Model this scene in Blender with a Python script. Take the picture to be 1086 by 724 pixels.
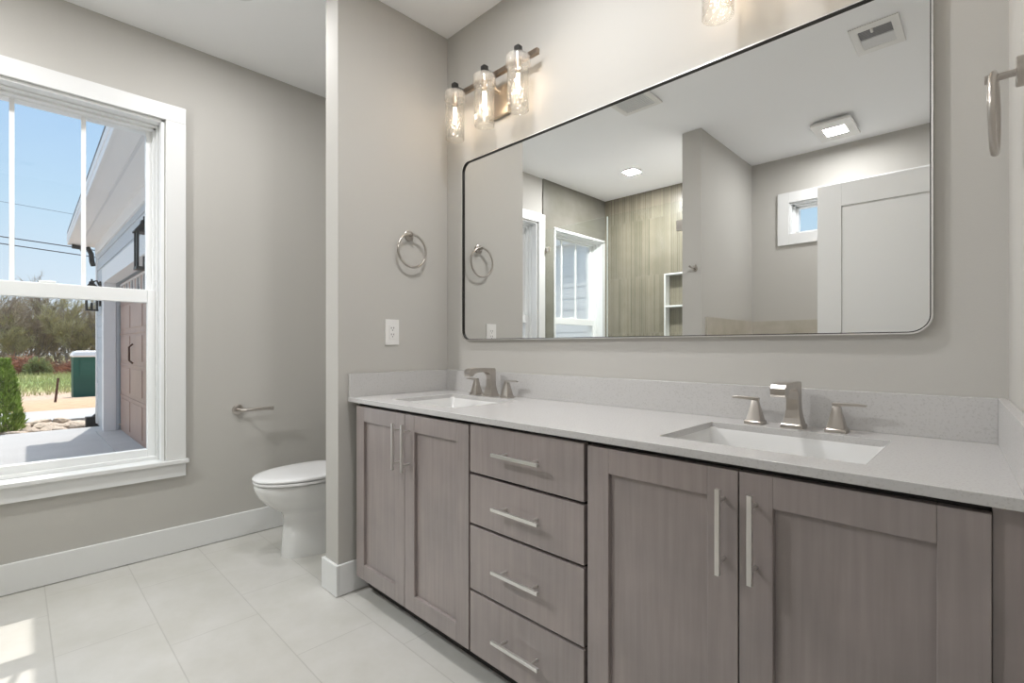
import bpy, bmesh, math, random
from mathutils import Vector, Matrix

for o in list(bpy.data.objects):
    bpy.data.objects.remove(o)
SC = bpy.context.scene
COL = SC.collection
PI = math.pi

# ------------------------------------------------------------------ camera
CAM_H = 1.1037
FPX = 518.76
YAW = 0.77583
cam = bpy.data.cameras.new('camera')
cam.sensor_width = 36
cam.lens = FPX / 1086 * 36
cam.shift_y = 5.5 / 1086
cam.clip_start = 0.005
cam.clip_end = 400
camo = bpy.data.objects.new('camera', cam)
camo.location = (0, 0, CAM_H)
camo.rotation_euler = (PI / 2, 0, YAW)
COL.objects.link(camo)
SC.camera = camo

# ------------------------------------------------------------------ exposure, sky, sun, lamp powers
SC.view_settings.view_transform = 'Standard'
SC.view_settings.look = 'None'
SC.view_settings.exposure = 0.88
SC.view_settings.gamma = 1.0
SC.view_settings.use_curve_mapping = False
SC.cycles.transparent_max_bounces = 32

SUN_STRENGTH = 1.95
SKY_STRENGTH = 0.54
P_BULB = 0.29          # each vanity bulb
P_CAN = 8            # each recessed downlight
P_SQUARE = 5          # square ceiling light
P_HALL_FILL = 45           # added fill lamp, unseen in the room beyond the doorway
LAMP_WARM = (1.0, 0.84, 0.70)
LAMP_WHITE = (1.0, 0.995, 1.0)

W = bpy.data.worlds.new('sky')
SC.world = W
W.use_nodes = True
nt = W.node_tree
nt.nodes.clear()
out = nt.nodes.new('ShaderNodeOutputWorld')
bg = nt.nodes.new('ShaderNodeBackground')
bg.inputs[1].default_value = SKY_STRENGTH
tc = nt.nodes.new('ShaderNodeTexCoord')
sep = nt.nodes.new('ShaderNodeSeparateXYZ')
ramp = nt.nodes.new('ShaderNodeValToRGB')
ramp.color_ramp.elements[0].position = 0.0
ramp.color_ramp.elements[0].color = (0.86, 0.93, 1.0, 1)
ramp.color_ramp.elements[1].position = 0.45
ramp.color_ramp.elements[1].color = (0.36, 0.60, 0.97, 1)
e = ramp.color_ramp.elements.new(0.75)
e.color = (0.66, 0.80, 1.0, 1)
e = ramp.color_ramp.elements.new(0.22)
e.color = (0.58, 0.80, 1.0, 1)
nt.links.new(tc.outputs['Generated'], sep.inputs[0])
nt.links.new(sep.outputs[2], ramp.inputs[0])
SUN_DIR = Vector((-0.62, 0.16, 1.0)).normalized()   # brighter sky around the sun
dot = nt.nodes.new('ShaderNodeVectorMath')
dot.operation = 'DOT_PRODUCT'
dot.inputs[1].default_value = SUN_DIR
nt.links.new(tc.outputs['Generated'], dot.inputs[0])
aur = nt.nodes.new('ShaderNodeMapRange')
aur.interpolation_type = 'SMOOTHSTEP'
aur.inputs['From Min'].default_value = 0.86
aur.inputs['From Max'].default_value = 1.0
aur.inputs['To Max'].default_value = 4.0
nt.links.new(dot.outputs['Value'], aur.inputs[0])
add = nt.nodes.new('ShaderNodeMix')
add.data_type = 'RGBA'
add.blend_type = 'ADD'
add.clamp_result = False
add.inputs[0].default_value = 1.0
nt.links.new(ramp.outputs[0], add.inputs[6])
nt.links.new(aur.outputs[0], add.inputs[7])
nt.links.new(add.outputs[2], bg.inputs[0])
nt.links.new(bg.outputs[0], out.inputs[0])

sun = bpy.data.lights.new('sun', 'SUN')
sun.energy = SUN_STRENGTH
sun.angle = 0.009
sun.color = (1.0, 0.95, 0.88)
suno = bpy.data.objects.new('sun', sun)
suno.rotation_euler = Vector((0.62, -0.16, -1.0)).to_track_quat('-Z', 'Y').to_euler()
suno.location = (-8, 3, 12)
COL.objects.link(suno)

# ------------------------------------------------------------------ key dimensions
XW = -3.13            # window wall, inner face
XWO = -3.33           # its outer face
YM = 1.618            # mirror wall
YB = -1.48            # far wall (seen in the mirror)
XR = 0.028            # right wall
H = 2.74
XP = -2.067           # partition, vanity side
XPL = -2.188          # partition, toilet side
YP = 1.006            # partition end
ZC = 0.877            # counter top
random.seed(7)

# ------------------------------------------------------------------ materials
def nodes(name):
    m = bpy.data.materials.new(name)
    m.use_nodes = True
    t = m.node_tree
    b = t.nodes['Principled BSDF']
    return m, t, b

def N(t, kind, **kw):
    n = t.nodes.new(kind)
    for k, v in kw.items():
        setattr(n, k, v)
    return n

def simple(name, col, rough=0.5, metal=0.0, var=0.0, vscale=8.0, bump=0.0, bscale=150.0, stretch=(1, 1, 1), coat=0.0, aniso=0.0, spec=0.5):
    m, t, b = nodes(name)
    b.inputs['Base Color'].default_value = (*col, 1)
    b.inputs['Roughness'].default_value = rough
    b.inputs['Metallic'].default_value = metal
    b.inputs['Coat Weight'].default_value = coat
    b.inputs['Specular IOR Level'].default_value = spec
    if aniso:
        b.inputs['Anisotropic'].default_value = aniso
    if var or bump:
        tcn = N(t, 'ShaderNodeTexCoord')
        mp = N(t, 'ShaderNodeMapping')
        mp.inputs['Scale'].default_value = stretch
        t.links.new(tcn.outputs['Object'], mp.inputs[0])
    if var:
        nz = N(t, 'ShaderNodeTexNoise')
        nz.inputs['Scale'].default_value = vscale
        nz.inputs['Detail'].default_value = 5
        t.links.new(mp.outputs[0], nz.inputs['Vector'])
        rp = N(t, 'ShaderNodeValToRGB')
        rp.color_ramp.elements[0].position = 0.3
        rp.color_ramp.elements[1].position = 0.7
        rp.color_ramp.elements[0].color = (*[c * (1 - var) for c in col], 1)
        rp.color_ramp.elements[1].color = (*[min(1, c * (1 + var)) for c in col], 1)
        t.links.new(nz.outputs[0], rp.inputs[0])
        t.links.new(rp.outputs[0], b.inputs['Base Color'])
    if bump:
        nb = N(t, 'ShaderNodeTexNoise')
        nb.inputs['Scale'].default_value = bscale
        nb.inputs['Detail'].default_value = 3
        t.links.new(mp.outputs[0], nb.inputs['Vector'])
        bp = N(t, 'ShaderNodeBump')
        bp.inputs['Strength'].default_value = bump
        bp.inputs['Distance'].default_value = 0.002
        t.links.new(nb.outputs[0], bp.inputs['Height'])
        t.links.new(bp.outputs[0], b.inputs['Normal'])
    return m

def glass(name, tint=(0.97, 0.985, 0.98), ior=1.45, bump=0.0, bscale=60.0, rough=0.0, veil=0.0):
    m = bpy.data.materials.new(name)
    m.use_nodes = True
    t = m.node_tree
    t.nodes.clear()
    o = N(t, 'ShaderNodeOutputMaterial')
    mx = N(t, 'ShaderNodeMixShader')
    fr = N(t, 'ShaderNodeLayerWeight')
    fr.inputs['Blend'].default_value = 0.5
    pw = N(t, 'ShaderNodeMath', operation='POWER')
    pw.inputs[1].default_value = 5.0
    f0 = ((ior - 1) / (ior + 1)) ** 2
    sc = N(t, 'ShaderNodeMath', operation='MULTIPLY_ADD')
    sc.inputs[1].default_value = 1 - f0
    sc.inputs[2].default_value = f0
    t.links.new(fr.outputs['Facing'], pw.inputs[0])
    t.links.new(pw.outputs[0], sc.inputs[0])
    tr = N(t, 'ShaderNodeBsdfTransparent')
    tr.inputs[0].default_value = (*tint, 1)
    gl = N(t, 'ShaderNodeBsdfGlossy')
    gl.inputs['Roughness'].default_value = rough
    if bump:
        tcn = N(t, 'ShaderNodeTexCoord')
        v = N(t, 'ShaderNodeTexVoronoi')
        v.inputs['Scale'].default_value = bscale
        t.links.new(tcn.outputs['Object'], v.inputs['Vector'])
        bp = N(t, 'ShaderNodeBump')
        bp.inputs['Strength'].default_value = bump
        bp.inputs['Distance'].default_value = 0.004
        t.links.new(v.outputs['Distance'], bp.inputs['Height'])
        t.links.new(bp.outputs[0], fr.inputs['Normal'])
        t.links.new(bp.outputs[0], gl.inputs['Normal'])
    t.links.new(sc.outputs[0], mx.inputs[0])
    t.links.new(tr.outputs[0], mx.inputs[1])
    t.links.new(gl.outputs[0], mx.inputs[2])
    if veil:
        df = N(t, 'ShaderNodeBsdfDiffuse')
        df.inputs[0].default_value = (0.9, 0.89, 0.87, 1)
        mv = N(t, 'ShaderNodeMixShader')
        mv.inputs[0].default_value = veil
        t.links.new(mx.outputs[0], mv.inputs[1])
        t.links.new(df.outputs[0], mv.inputs[2])
        t.links.new(mv.outputs[0], o.inputs[0])
    else:
        t.links.new(mx.outputs[0], o.inputs[0])
    return m

def emit(name, col, strength):
    m, t, b = nodes(name)
    b.inputs['Base Color'].default_value = (*col, 1)
    b.inputs['Emission Color'].default_value = (*col, 1)
    b.inputs['Emission Strength'].default_value = strength
    return m

def pos_node(t, loc=(0, 0, 0), rot=(0, 0, 0), scale=(1, 1, 1)):
    g = N(t, 'ShaderNodeNewGeometry')
    mp = N(t, 'ShaderNodeMapping')
    mp.inputs['Location'].default_value = loc
    mp.inputs['Rotation'].default_value = rot
    mp.inputs['Scale'].default_value = scale
    t.links.new(g.outputs['Position'], mp.inputs[0])
    return mp

def tile_mat(name, c1, c2, grout, bw, rh, mortar, offset, loc, axes='xy', rough=0.35, cloud=0.06, cscale=2.5, bias=0.0, freq=2):
    """brick-texture tiles laid in world metres; axes picks which world axes run along the rows and across them"""
    m, t, b = nodes(name)
    g = N(t, 'ShaderNodeNewGeometry')
    s = N(t, 'ShaderNodeSeparateXYZ')
    c = N(t, 'ShaderNodeCombineXYZ')
    t.links.new(g.outputs['Position'], s.inputs[0])
    ix = {'x': 0, 'y': 1, 'z': 2}
    t.links.new(s.outputs[ix[axes[0]]], c.inputs[0])
    t.links.new(s.outputs[ix[axes[1]]], c.inputs[1])
    mp = N(t, 'ShaderNodeMapping')
    mp.inputs['Location'].default_value = (*loc, 0)
    t.links.new(c.outputs[0], mp.inputs[0])
    br = N(t, 'ShaderNodeTexBrick')
    br.offset = offset
    br.offset_frequency = freq
    br.squash = 1
    br.inputs['Scale'].default_value = 1
    br.inputs['Color1'].default_value = (*c1, 1)
    br.inputs['Color2'].default_value = (*c2, 1)
    br.inputs['Mortar'].default_value = (*grout, 1)
    br.inputs['Mortar Size'].default_value = mortar
    br.inputs['Mortar Smooth'].default_value = 0.1
    br.inputs['Bias'].default_value = bias
    br.inputs['Brick Width'].default_value = bw
    br.inputs['Row Height'].default_value = rh
    t.links.new(mp.outputs[0], br.inputs['Vector'])
    nz = N(t, 'ShaderNodeTexNoise')
    nz.inputs['Scale'].default_value = cscale
    nz.inputs['Detail'].default_value = 8
    nz.inputs['Roughness'].default_value = 0.65
    t.links.new(g.outputs['Position'], nz.inputs['Vector'])
    rp = N(t, 'ShaderNodeValToRGB')
    rp.color_ramp.elements[0].position = 0.3
    rp.color_ramp.elements[1].position = 0.7
    rp.color_ramp.elements[0].color = (1 - cloud, 1 - cloud, 1 - cloud * 1.25, 1)
    rp.color_ramp.elements[1].color = (1, 1, 1, 1)
    t.links.new(nz.outputs[0], rp.inputs[0])
    mu = N(t, 'ShaderNodeMix', data_type='RGBA', blend_type='MULTIPLY')
    mu.inputs[0].default_value = 1
    t.links.new(br.outputs['Color'], mu.inputs[6])
    t.links.new(rp.outputs[0], mu.inputs[7])
    t.links.new(mu.outputs[2], b.inputs['Base Color'])
    b.inputs['Roughness'].default_value = rough
    bp = N(t, 'ShaderNodeBump', invert=True)
    bp.inputs['Strength'].default_value = 0.35
    bp.inputs['Distance'].default_value = 0.002
    t.links.new(br.outputs['Fac'], bp.inputs['Height'])
    t.links.new(bp.outputs[0], b.inputs['Normal'])
    return m

def wood_mat():
    m, t, b = nodes('stained_maple')
    tcn = N(t, 'ShaderNodeTexCoord')
    oi = N(t, 'ShaderNodeObjectInfo')
    ad = N(t, 'ShaderNodeVectorMath', operation='ADD')
    t.links.new(tcn.outputs['Object'], ad.inputs[0])
    t.links.new(oi.outputs['Random'], ad.inputs[1])
    mp = N(t, 'ShaderNodeMapping')
    mp.inputs['Scale'].default_value = (45, 45, 2.2)
    t.links.new(ad.outputs[0], mp.inputs[0])
    nz = N(t, 'ShaderNodeTexNoise')
    nz.inputs['Scale'].default_value = 1.6
    nz.inputs['Detail'].default_value = 6
    t.links.new(mp.outputs[0], nz.inputs['Vector'])
    n2 = N(t, 'ShaderNodeTexNoise')
    n2.inputs['Scale'].default_value = 5.0
    n2.inputs['Detail'].default_value = 4
    t.links.new(ad.outputs[0], n2.inputs['Vector'])
    rp = N(t, 'ShaderNodeValToRGB')
    rp.color_ramp.elements[0].position = 0.3
    rp.color_ramp.elements[0].color = (0.285, 0.252, 0.242, 1)
    rp.color_ramp.elements[1].position = 0.72
    rp.color_ramp.elements[1].color = (0.342, 0.303, 0.293, 1)
    t.links.new(nz.outputs[0], rp.inputs[0])
    r2 = N(t, 'ShaderNodeValToRGB')
    r2.color_ramp.elements[0].position = 0.3
    r2.color_ramp.elements[0].color = (0.86, 0.85, 0.85, 1)
    r2.color_ramp.elements[1].position = 0.75
    r2.color_ramp.elements[1].color = (1.12, 1.08, 1.06, 1)
    t.links.new(n2.outputs[0], r2.inputs[0])
    mu = N(t, 'ShaderNodeMix', data_type='RGBA', blend_type='MULTIPLY')
    mu.inputs[0].default_value = 1
    t.links.new(rp.outputs[0], mu.inputs[6])
    t.links.new(r2.outputs[0], mu.inputs[7])
    t.links.new(mu.outputs[2], b.inputs['Base Color'])
    b.inputs['Roughness'].default_value = 0.33
    b.inputs['Specular IOR Level'].default_value = 0.6
    b.inputs['Coat Weight'].default_value = 0.6
    b.inputs['Coat Roughness'].default_value = 0.28
    bp = N(t, 'ShaderNodeBump')
    bp.inputs['Strength'].default_value = 0.06
    bp.inputs['Distance'].default_value = 0.001
    t.links.new(nz.outputs[0], bp.inputs['Height'])
    t.links.new(bp.outputs[0], b.inputs['Normal'])
    return m

def quartz_mat():
    m, t, b = nodes('quartz')
    tcn = N(t, 'ShaderNodeNewGeometry')
    v = N(t, 'ShaderNodeTexNoise')
    v.inputs['Scale'].default_value = 220
    v.inputs['Detail'].default_value = 2
    t.links.new(tcn.outputs['Position'], v.inputs['Vector'])
    rp = N(t, 'ShaderNodeValToRGB')
    rp.color_ramp.elements[0].position = 0.30
    rp.color_ramp.elements[0].color = (0.485, 0.475, 0.46, 1)
    rp.color_ramp.elements[1].position = 0.46
    rp.color_ramp.elements[1].color = (0.555, 0.545, 0.535, 1)
    t.links.new(v.outputs[0], rp.inputs[0])
    t.links.new(rp.outputs[0], b.inputs['Base Color'])
    b.inputs['Roughness'].default_value = 0.22
    return m

def ground_mat():
    """lawn of straw, dirt track and grass in bands going away from the house"""
    m, t, b = nodes('ground_cover')
    g = N(t, 'ShaderNodeNewGeometry')
    s = N(t, 'ShaderNodeSeparateXYZ')
    t.links.new(g.outputs['Position'], s.inputs[0])
    nz = N(t, 'ShaderNodeTexNoise')
    nz.inputs['Scale'].default_value = 0.6
    nz.inputs['Detail'].default_value = 6
    t.links.new(g.outputs['Position'], nz.inputs['Vector'])
    ma = N(t, 'ShaderNodeMath', operation='MULTIPLY_ADD')
    ma.inputs[1].default_value = 5.0
    t.links.new(nz.outputs[0], ma.inputs[0])
    t.links.new(s.outputs[0], ma.inputs[2])
    mr = N(t, 'ShaderNodeMapRange')
    mr.inputs['From Min'].default_value = -10
    mr.inputs['From Max'].default_value = -80
    t.links.new(ma.outputs[0], mr.inputs[0])
    rp = N(t, 'ShaderNodeValToRGB')
    els = rp.color_ramp.elements
    els[0].position = 0.0
    els[0].color = (0.56, 0.37, 0.22, 1)
    els[1].position = 1.0
    els[1].color = (0.30, 0.30, 0.13, 1)
    for p, c in ((0.12, (0.62, 0.42, 0.25)), (0.24, (0.60, 0.42, 0.27)), (0.30, (0.66, 0.48, 0.36)), (0.36, (0.62, 0.46, 0.32)), (0.40, (0.38, 0.40, 0.14)), (0.52, (0.30, 0.40, 0.12)), (0.75, (0.42, 0.40, 0.18))):
        q = els.new(p)
        q.color = (*c, 1)
    t.links.new(mr.outputs[0], rp.inputs[0])
    n2 = N(t, 'ShaderNodeTexNoise')
    n2.inputs['Scale'].default_value = 6
    n2.inputs['Detail'].default_value = 8
    t.links.new(g.outputs['Position'], n2.inputs['Vector'])
    r2 = N(t, 'ShaderNodeValToRGB')
    r2.color_ramp.elements[0].position = 0.3
    r2.color_ramp.elements[0].color = (0.7, 0.7, 0.7, 1)
    r2.color_ramp.elements[1].position = 0.7
    r2.color_ramp.elements[1].color = (1.2, 1.2, 1.2, 1)
    t.links.new(n2.outputs[0], r2.inputs[0])
    mu = N(t, 'ShaderNodeMix', data_type='RGBA', blend_type='MULTIPLY')
    mu.inputs[0].default_value = 1
    t.links.new(rp.outputs[0], mu.inputs[6])
    t.links.new(r2.outputs[0], mu.inputs[7])
    t.links.new(mu.outputs[2], b.inputs['Base Color'])
    b.inputs['Roughness'].default_value = 0.95
    return m

M = {
    'wall': simple('greige_wall_paint', (0.52, 0.505, 0.474), 0.75, bump=0.12, bscale=220, spec=0.3),
    'ceil': simple('white_ceiling_paint', (0.93, 0.935, 0.945), 0.85, bump=0.12, bscale=200, spec=0.25),
    'trim': simple('white_trim_paint', (0.77, 0.775, 0.77), 0.38),
    'vinyl': simple('white_vinyl', (0.84, 0.85, 0.85), 0.35),
    'door': simple('white_door_paint', (0.76, 0.76, 0.745), 0.45),
    'wood': wood_mat(),
    'dark': simple('cabinet_shadow_gap', (0.035, 0.03, 0.028), 0.7),
    'quartz': quartz_mat(),
    'porcelain': simple('white_porcelain', (0.74, 0.74, 0.73), 0.10, coat=0.3),
    'seat': simple('white_seat_plastic', (0.80, 0.80, 0.80), 0.22),
    'nickel': simple('brushed_nickel', (0.50, 0.465, 0.43), 0.28, 1.0, bump=0.03, bscale=300, stretch=(1, 1, 12)),
    'pull': simple('satin_nickel_pull', (0.80, 0.79, 0.77), 0.30, 1.0),
    'bronze': simple('brushed_bronze', (0.36, 0.29, 0.23), 0.35, 1.0, bump=0.05, bscale=200, stretch=(12, 1, 1)),
    'brass': simple('warm_brushed_metal', (0.62, 0.53, 0.43), 0.3, 1.0),
    'black': simple('black_metal', (0.02, 0.019, 0.018), 0.45),
    'chrome': simple('brushed_frame_metal', (0.86, 0.85, 0.83), 0.3, 1.0),
    'liner': simple('black_frame_liner', (0.012, 0.010, 0.008), 0.45),
    'mirror': simple('mirror_silver', (0.93, 0.94, 0.935), 0.0, 1.0),
    'pane': glass('window_glass', (0.985, 0.99, 0.99)),
    'shower_glass': glass('shower_glass', (0.955, 0.972, 0.96), 1.42),
    'glass_edge': simple('polished_glass_edge', (0.80, 0.86, 0.83), 0.15),
    'seeded': glass('seeded_glass', (0.95, 0.945, 0.93), 1.75, bump=1.0, bscale=70, veil=0.03),
    'collar': glass('milky_glass_collar', (0.95, 0.94, 0.92), 1.6, veil=0.16),
    'bulb_glass': glass('bulb_glass', (0.99, 0.98, 0.97), 1.35),
    'filament': emit('glowing_filament', (1.0, 0.86, 0.66), 9),
    'lens': emit('lit_lens', (1.0, 0.97, 0.93), 8),
    'plastic': simple('white_plastic', (0.80, 0.79, 0.77), 0.35),
    'slot': simple('dark_slot', (0.03, 0.03, 0.03), 0.6),
    'grille': simple('grey_grille', (0.36, 0.36, 0.37), 0.55),
    'louver': simple('louver_white', (0.70, 0.70, 0.70), 0.5),
    'floor': tile_mat('floor_tile', (0.64, 0.625, 0.60), (0.62, 0.605, 0.58), (0.53, 0.515, 0.49), 0.606, 0.3045, 0.0022, 0.645, (2.38, 0.2045), 'xy', 0.30, 0.14, 4.0),
    'stone': tile_mat('stone_wall_tile', (0.21, 0.20, 0.175), (0.205, 0.197, 0.172), (0.18, 0.175, 0.155), 0.61, 0.61, 0.002, 0.5, (0.4, 0.0), 'yz', 0.35, 0.30, 3.0),
    'stone2': tile_mat('stone_wainscot_tile', (0.53, 0.49, 0.43), (0.52, 0.48, 0.42), (0.46, 0.43, 0.38), 0.61, 0.305, 0.002, 0.5, (0.1, 0.11), 'xz', 0.35, 0.28, 3.0),
    'finger': tile_mat('finger_mosaic', (0.26, 0.23, 0.175), (0.17, 0.152, 0.112), (0.26, 0.24, 0.195), 0.60, 0.021, 0.0022, 0.0, (0.55, 0.0), 'zx', 0.3, 0.15, 8.0),
    'concrete': simple('driveway_concrete', (0.50, 0.49, 0.48), 0.85, var=0.05, vscale=2.0),
    'siding': simple('blue_grey_siding', (0.55, 0.58, 0.61), 0.6),
    'siding_white': simple('white_siding', (0.90, 0.89, 0.88), 0.6),
    'exterior': simple('exterior_white', (0.82, 0.81, 0.80), 0.5),
    'roof': simple('grey_shingle', (0.16, 0.155, 0.15), 0.9, var=0.3, vscale=30),
    'garage': simple('brown_garage_door', (0.42, 0.28, 0.225), 0.45, var=0.06, vscale=3),
    'darkglass': simple('garage_window_glass', (0.10, 0.11, 0.12), 0.08),
    'rock': simple('tan_rock', (0.62, 0.50, 0.39), 0.9, var=0.25, vscale=4),
    'foliage': simple('evergreen_foliage', (0.30, 0.42, 0.08), 0.7, var=0.45, vscale=9),
    'bark': simple('tree_bark', (0.32, 0.27, 0.23), 0.95, var=0.2, vscale=6),
    'twig': simple('bare_twigs', (0.46, 0.37, 0.29), 0.95, var=0.3, vscale=1.2),
    'budding': simple('budding_twigs', (0.48, 0.43, 0.25), 0.95, var=0.3, vscale=1.2),
    'brush': simple('red_brown_brush', (0.42, 0.20, 0.13), 0.95, var=0.4, vscale=2),
    'earth': simple('bed_earth', (0.20, 0.15, 0.11), 0.95, var=0.3, vscale=6),
    'bush': simple('pale_bush', (0.38, 0.40, 0.20), 0.95, var=0.3, vscale=2),
    'grass': simple('field_grass', (0.50, 0.48, 0.22), 0.95, var=0.3, vscale=0.8),
    'green': simple('green_cabin_plastic', (0.005, 0.09, 0.065), 0.5),
    'rust': simple('rusty_steel', (0.10, 0.05, 0.035), 0.9),
    'wire': simple('dark_wire', (0.05, 0.05, 0.06), 0.7),
    'ground': ground_mat(),
}

# ------------------------------------------------------------------ mesh helpers
class MB:
    def __init__(s):
        s.b = bmesh.new()
    def box(s, x0, x1, y0, y1, z0, z1):
        x0, x1 = min(x0, x1), max(x0, x1)
        y0, y1 = min(y0, y1), max(y0, y1)
        z0, z1 = min(z0, z1), max(z0, z1)
        v = [s.b.verts.new(p) for p in ((x0, y0, z0), (x1, y0, z0), (x1, y1, z0), (x0, y1, z0), (x0, y0, z1), (x1, y0, z1), (x1, y1, z1), (x0, y1, z1))]
        for f in ((3, 2, 1, 0), (4, 5, 6, 7), (0, 1, 5, 4), (1, 2, 6, 5), (2, 3, 7, 6), (3, 0, 4, 7)):
            s.b.faces.new([v[i] for i in f])
        return s
    def grid(s, us, vs, hole, w0, w1, ax='xyz'):
        """slab spanning us by vs and w0..w1, with the cells for which hole(i,j) holds left open; one closed mesh"""
        nu, nv = len(us), len(vs)
        def P(u, v, w):
            d = dict(zip(ax, (u, v, w)))
            return (d['x'], d['y'], d['z'])
        vt = {}
        def V(i, j, k):
            if (i, j, k) not in vt:
                vt[(i, j, k)] = s.b.verts.new(P(us[i], vs[j], (w0, w1)[k]))
            return vt[(i, j, k)]
        full = lambda i, j: 0 <= i < nu - 1 and 0 <= j < nv - 1 and not hole(i, j)
        for i in range(nu - 1):
            for j in range(nv - 1):
                if not full(i, j):
                    continue
                s.b.faces.new([V(i, j, 1), V(i + 1, j, 1), V(i + 1, j + 1, 1), V(i, j + 1, 1)])
                s.b.faces.new([V(i, j + 1, 0), V(i + 1, j + 1, 0), V(i + 1, j, 0), V(i, j, 0)])
                for di, dj, a, b_ in ((-1, 0, (i, j), (i, j + 1)), (1, 0, (i + 1, j + 1), (i + 1, j)), (0, -1, (i + 1, j), (i, j)), (0, 1, (i, j + 1), (i + 1, j + 1))):
                    if not full(i + di, j + dj):
                        s.b.faces.new([V(*a, 0), V(*a, 1), V(*b_, 1), V(*b_, 0)])
        bmesh.ops.recalc_face_normals(s.b, faces=s.b.faces)
        return s
    def rings(s, rings, cap0=True, cap1=True, closed=False):
        vs = [[s.b.verts.new(p) for p in r] for r in rings]
        n = len(vs[0])
        k = len(vs)
        for i in range(k if closed else k - 1):
            a, c = vs[i], vs[(i + 1) % k]
            for j in range(n):
                s.b.faces.new([a[j], a[(j + 1) % n], c[(j + 1) % n], c[j]])
        if not closed:
            if cap0:
                s.b.faces.new(vs[0][::-1])
            if cap1:
                s.b.faces.new(vs[-1])
        bmesh.ops.recalc_face_normals(s.b, faces=s.b.faces)
        return s
    def tube(s, pts, r, n=12, closed=False, cap=True):
        pts = [Vector(p) for p in pts]
        rs = r if isinstance(r, (list, tuple)) else [r] * len(pts)
        k = len(pts)
        R = []
        up = None
        for i, p in enumerate(pts):
            if closed:
                d = pts[(i + 1) % k] - pts[i - 1]
            else:
                d = pts[min(i + 1, k - 1)] - pts[max(i - 1, 0)]
            d.normalize()
            if up is None:
                up = Vector((0, 0, 1)) if abs(d.z) < 0.9 else Vector((1, 0, 0))
            a = d.cross(up)
            a.normalize()
            b_ = a.cross(d)
            b_.normalize()
            up = b_
            R.append([p + rs[i] * (math.cos(2 * PI * j / n) * a + math.sin(2 * PI * j / n) * b_) for j in range(n)])
        return s.rings(R, cap, cap, closed)
    def cyl(s, c, r, axis, length, n=24, r2=None):
        c = Vector(c)
        d = {'x': Vector((1, 0, 0)), 'y': Vector((0, 1, 0)), 'z': Vector((0, 0, 1))}[axis]
        return s.tube([c, c + d * length], [r, r if r2 is None else r2], n)
    def lathe(s, c, prof, n=32, cap0=True, cap1=True):
        c = Vector(c)
        return s.rings([[c + Vector((r * math.cos(2 * PI * j / n), r * math.sin(2 * PI * j / n), z)) for j in range(n)] for r, z in prof], cap0, cap1)
    def lathe_closed(s, c, prof, n=32):
        c = Vector(c)
        return s.rings([[c + Vector((r * math.cos(2 * PI * j / n), r * math.sin(2 * PI * j / n), z)) for j in range(n)] for r, z in prof], closed=True)

def rrect(x0, x1, y0, y1, r, z, n=5):
    pts = []
    for cx, cy, a in ((x1 - r, y1 - r, 0), (x0 + r, y1 - r, PI / 2), (x0 + r, y0 + r, PI), (x1 - r, y0 + r, 1.5 * PI)):
        for i in range(n + 1):
            t = a + PI / 2 * i / n
            pts.append((cx + r * math.cos(t), cy + r * math.sin(t), z))
    return pts

def root_loc(o):
    v = Vector((0, 0, 0))
    while o:
        v += o.location
        o = o.parent
    return v

def obj(name, mb, mat, parent=None, bevel=0.0, smooth=None, segs=2, loc=None):
    me = bpy.data.meshes.new(name)
    o = bpy.data.objects.new(name, me)
    COL.objects.link(o)
    off = None
    if parent:
        o.parent = parent
        off = root_loc(parent)
    elif loc is not None:
        o.location = loc
        off = Vector(loc)
    if off is not None:
        bmesh.ops.translate(mb.b, verts=mb.b.verts, vec=-off)
    mb.b.to_mesh(me)
    mb.b.free()
    if mat:
        me.materials.append(M[mat])
    if smooth is not None:
        for p in me.polygons:
            p.use_smooth = True
        try:
            me.set_sharp_from_angle(angle=math.radians(smooth))
        except Exception:
            pass
    if bevel:
        md = o.modifiers.new('bevel', 'BEVEL')
        md.width = bevel
        md.segments = segs
        md.limit_method = 'ANGLE'
        md.angle_limit = math.radians(40)
    return o

def tag(o, label, cat, group=None, kind=None):
    o['label'] = label
    o['category'] = cat
    if group:
        o['group'] = group
    if kind:
        o['kind'] = kind
    return o

def thing(name, label, cat, loc, group=None, kind=None):
    o = bpy.data.objects.new(name, None)
    o.empty_display_size = 0.1
    COL.objects.link(o)
    o.location = loc
    return tag(o, label, cat, group, kind)

def copy_tree(o, parent=None):
    kids = [c for c in bpy.data.objects if c.parent == o]
    c = o.copy()
    COL.objects.link(c)
    c.parent = parent
    for k in kids:
        copy_tree(k, c)
    return c

def struct(name, mb, mat, label, cat, **kw):
    return tag(obj(name, mb, mat, **kw), label, cat, kind='structure')

def point(name, loc, power, col, radius, parent):
    l = bpy.data.lights.new(name, 'POINT')
    l.energy = power
    l.color = col
    l.shadow_soft_size = radius
    o = bpy.data.objects.new(name, l)
    COL.objects.link(o)
    o.parent = parent
    o.location = Vector(loc) - root_loc(parent)
    return o

def area(name, loc, sx, sy, power, col, parent):
    l = bpy.data.lights.new(name, 'AREA')
    l.shape = 'RECTANGLE'
    l.size = sx
    l.size_y = sy
    l.energy = power
    l.color = col
    o = bpy.data.objects.new(name, l)
    COL.objects.link(o)
    o.parent = parent
    o.location = Vector(loc) - root_loc(parent)
    return o

SKEW = 0.047           # the right wall is a little out of square

def skew(mb, xmin=-0.001):
    for v in mb.b.verts:
        if v.co.x > xmin:
            v.co.x += (YM - v.co.y) * SKEW
    return mb

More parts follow.
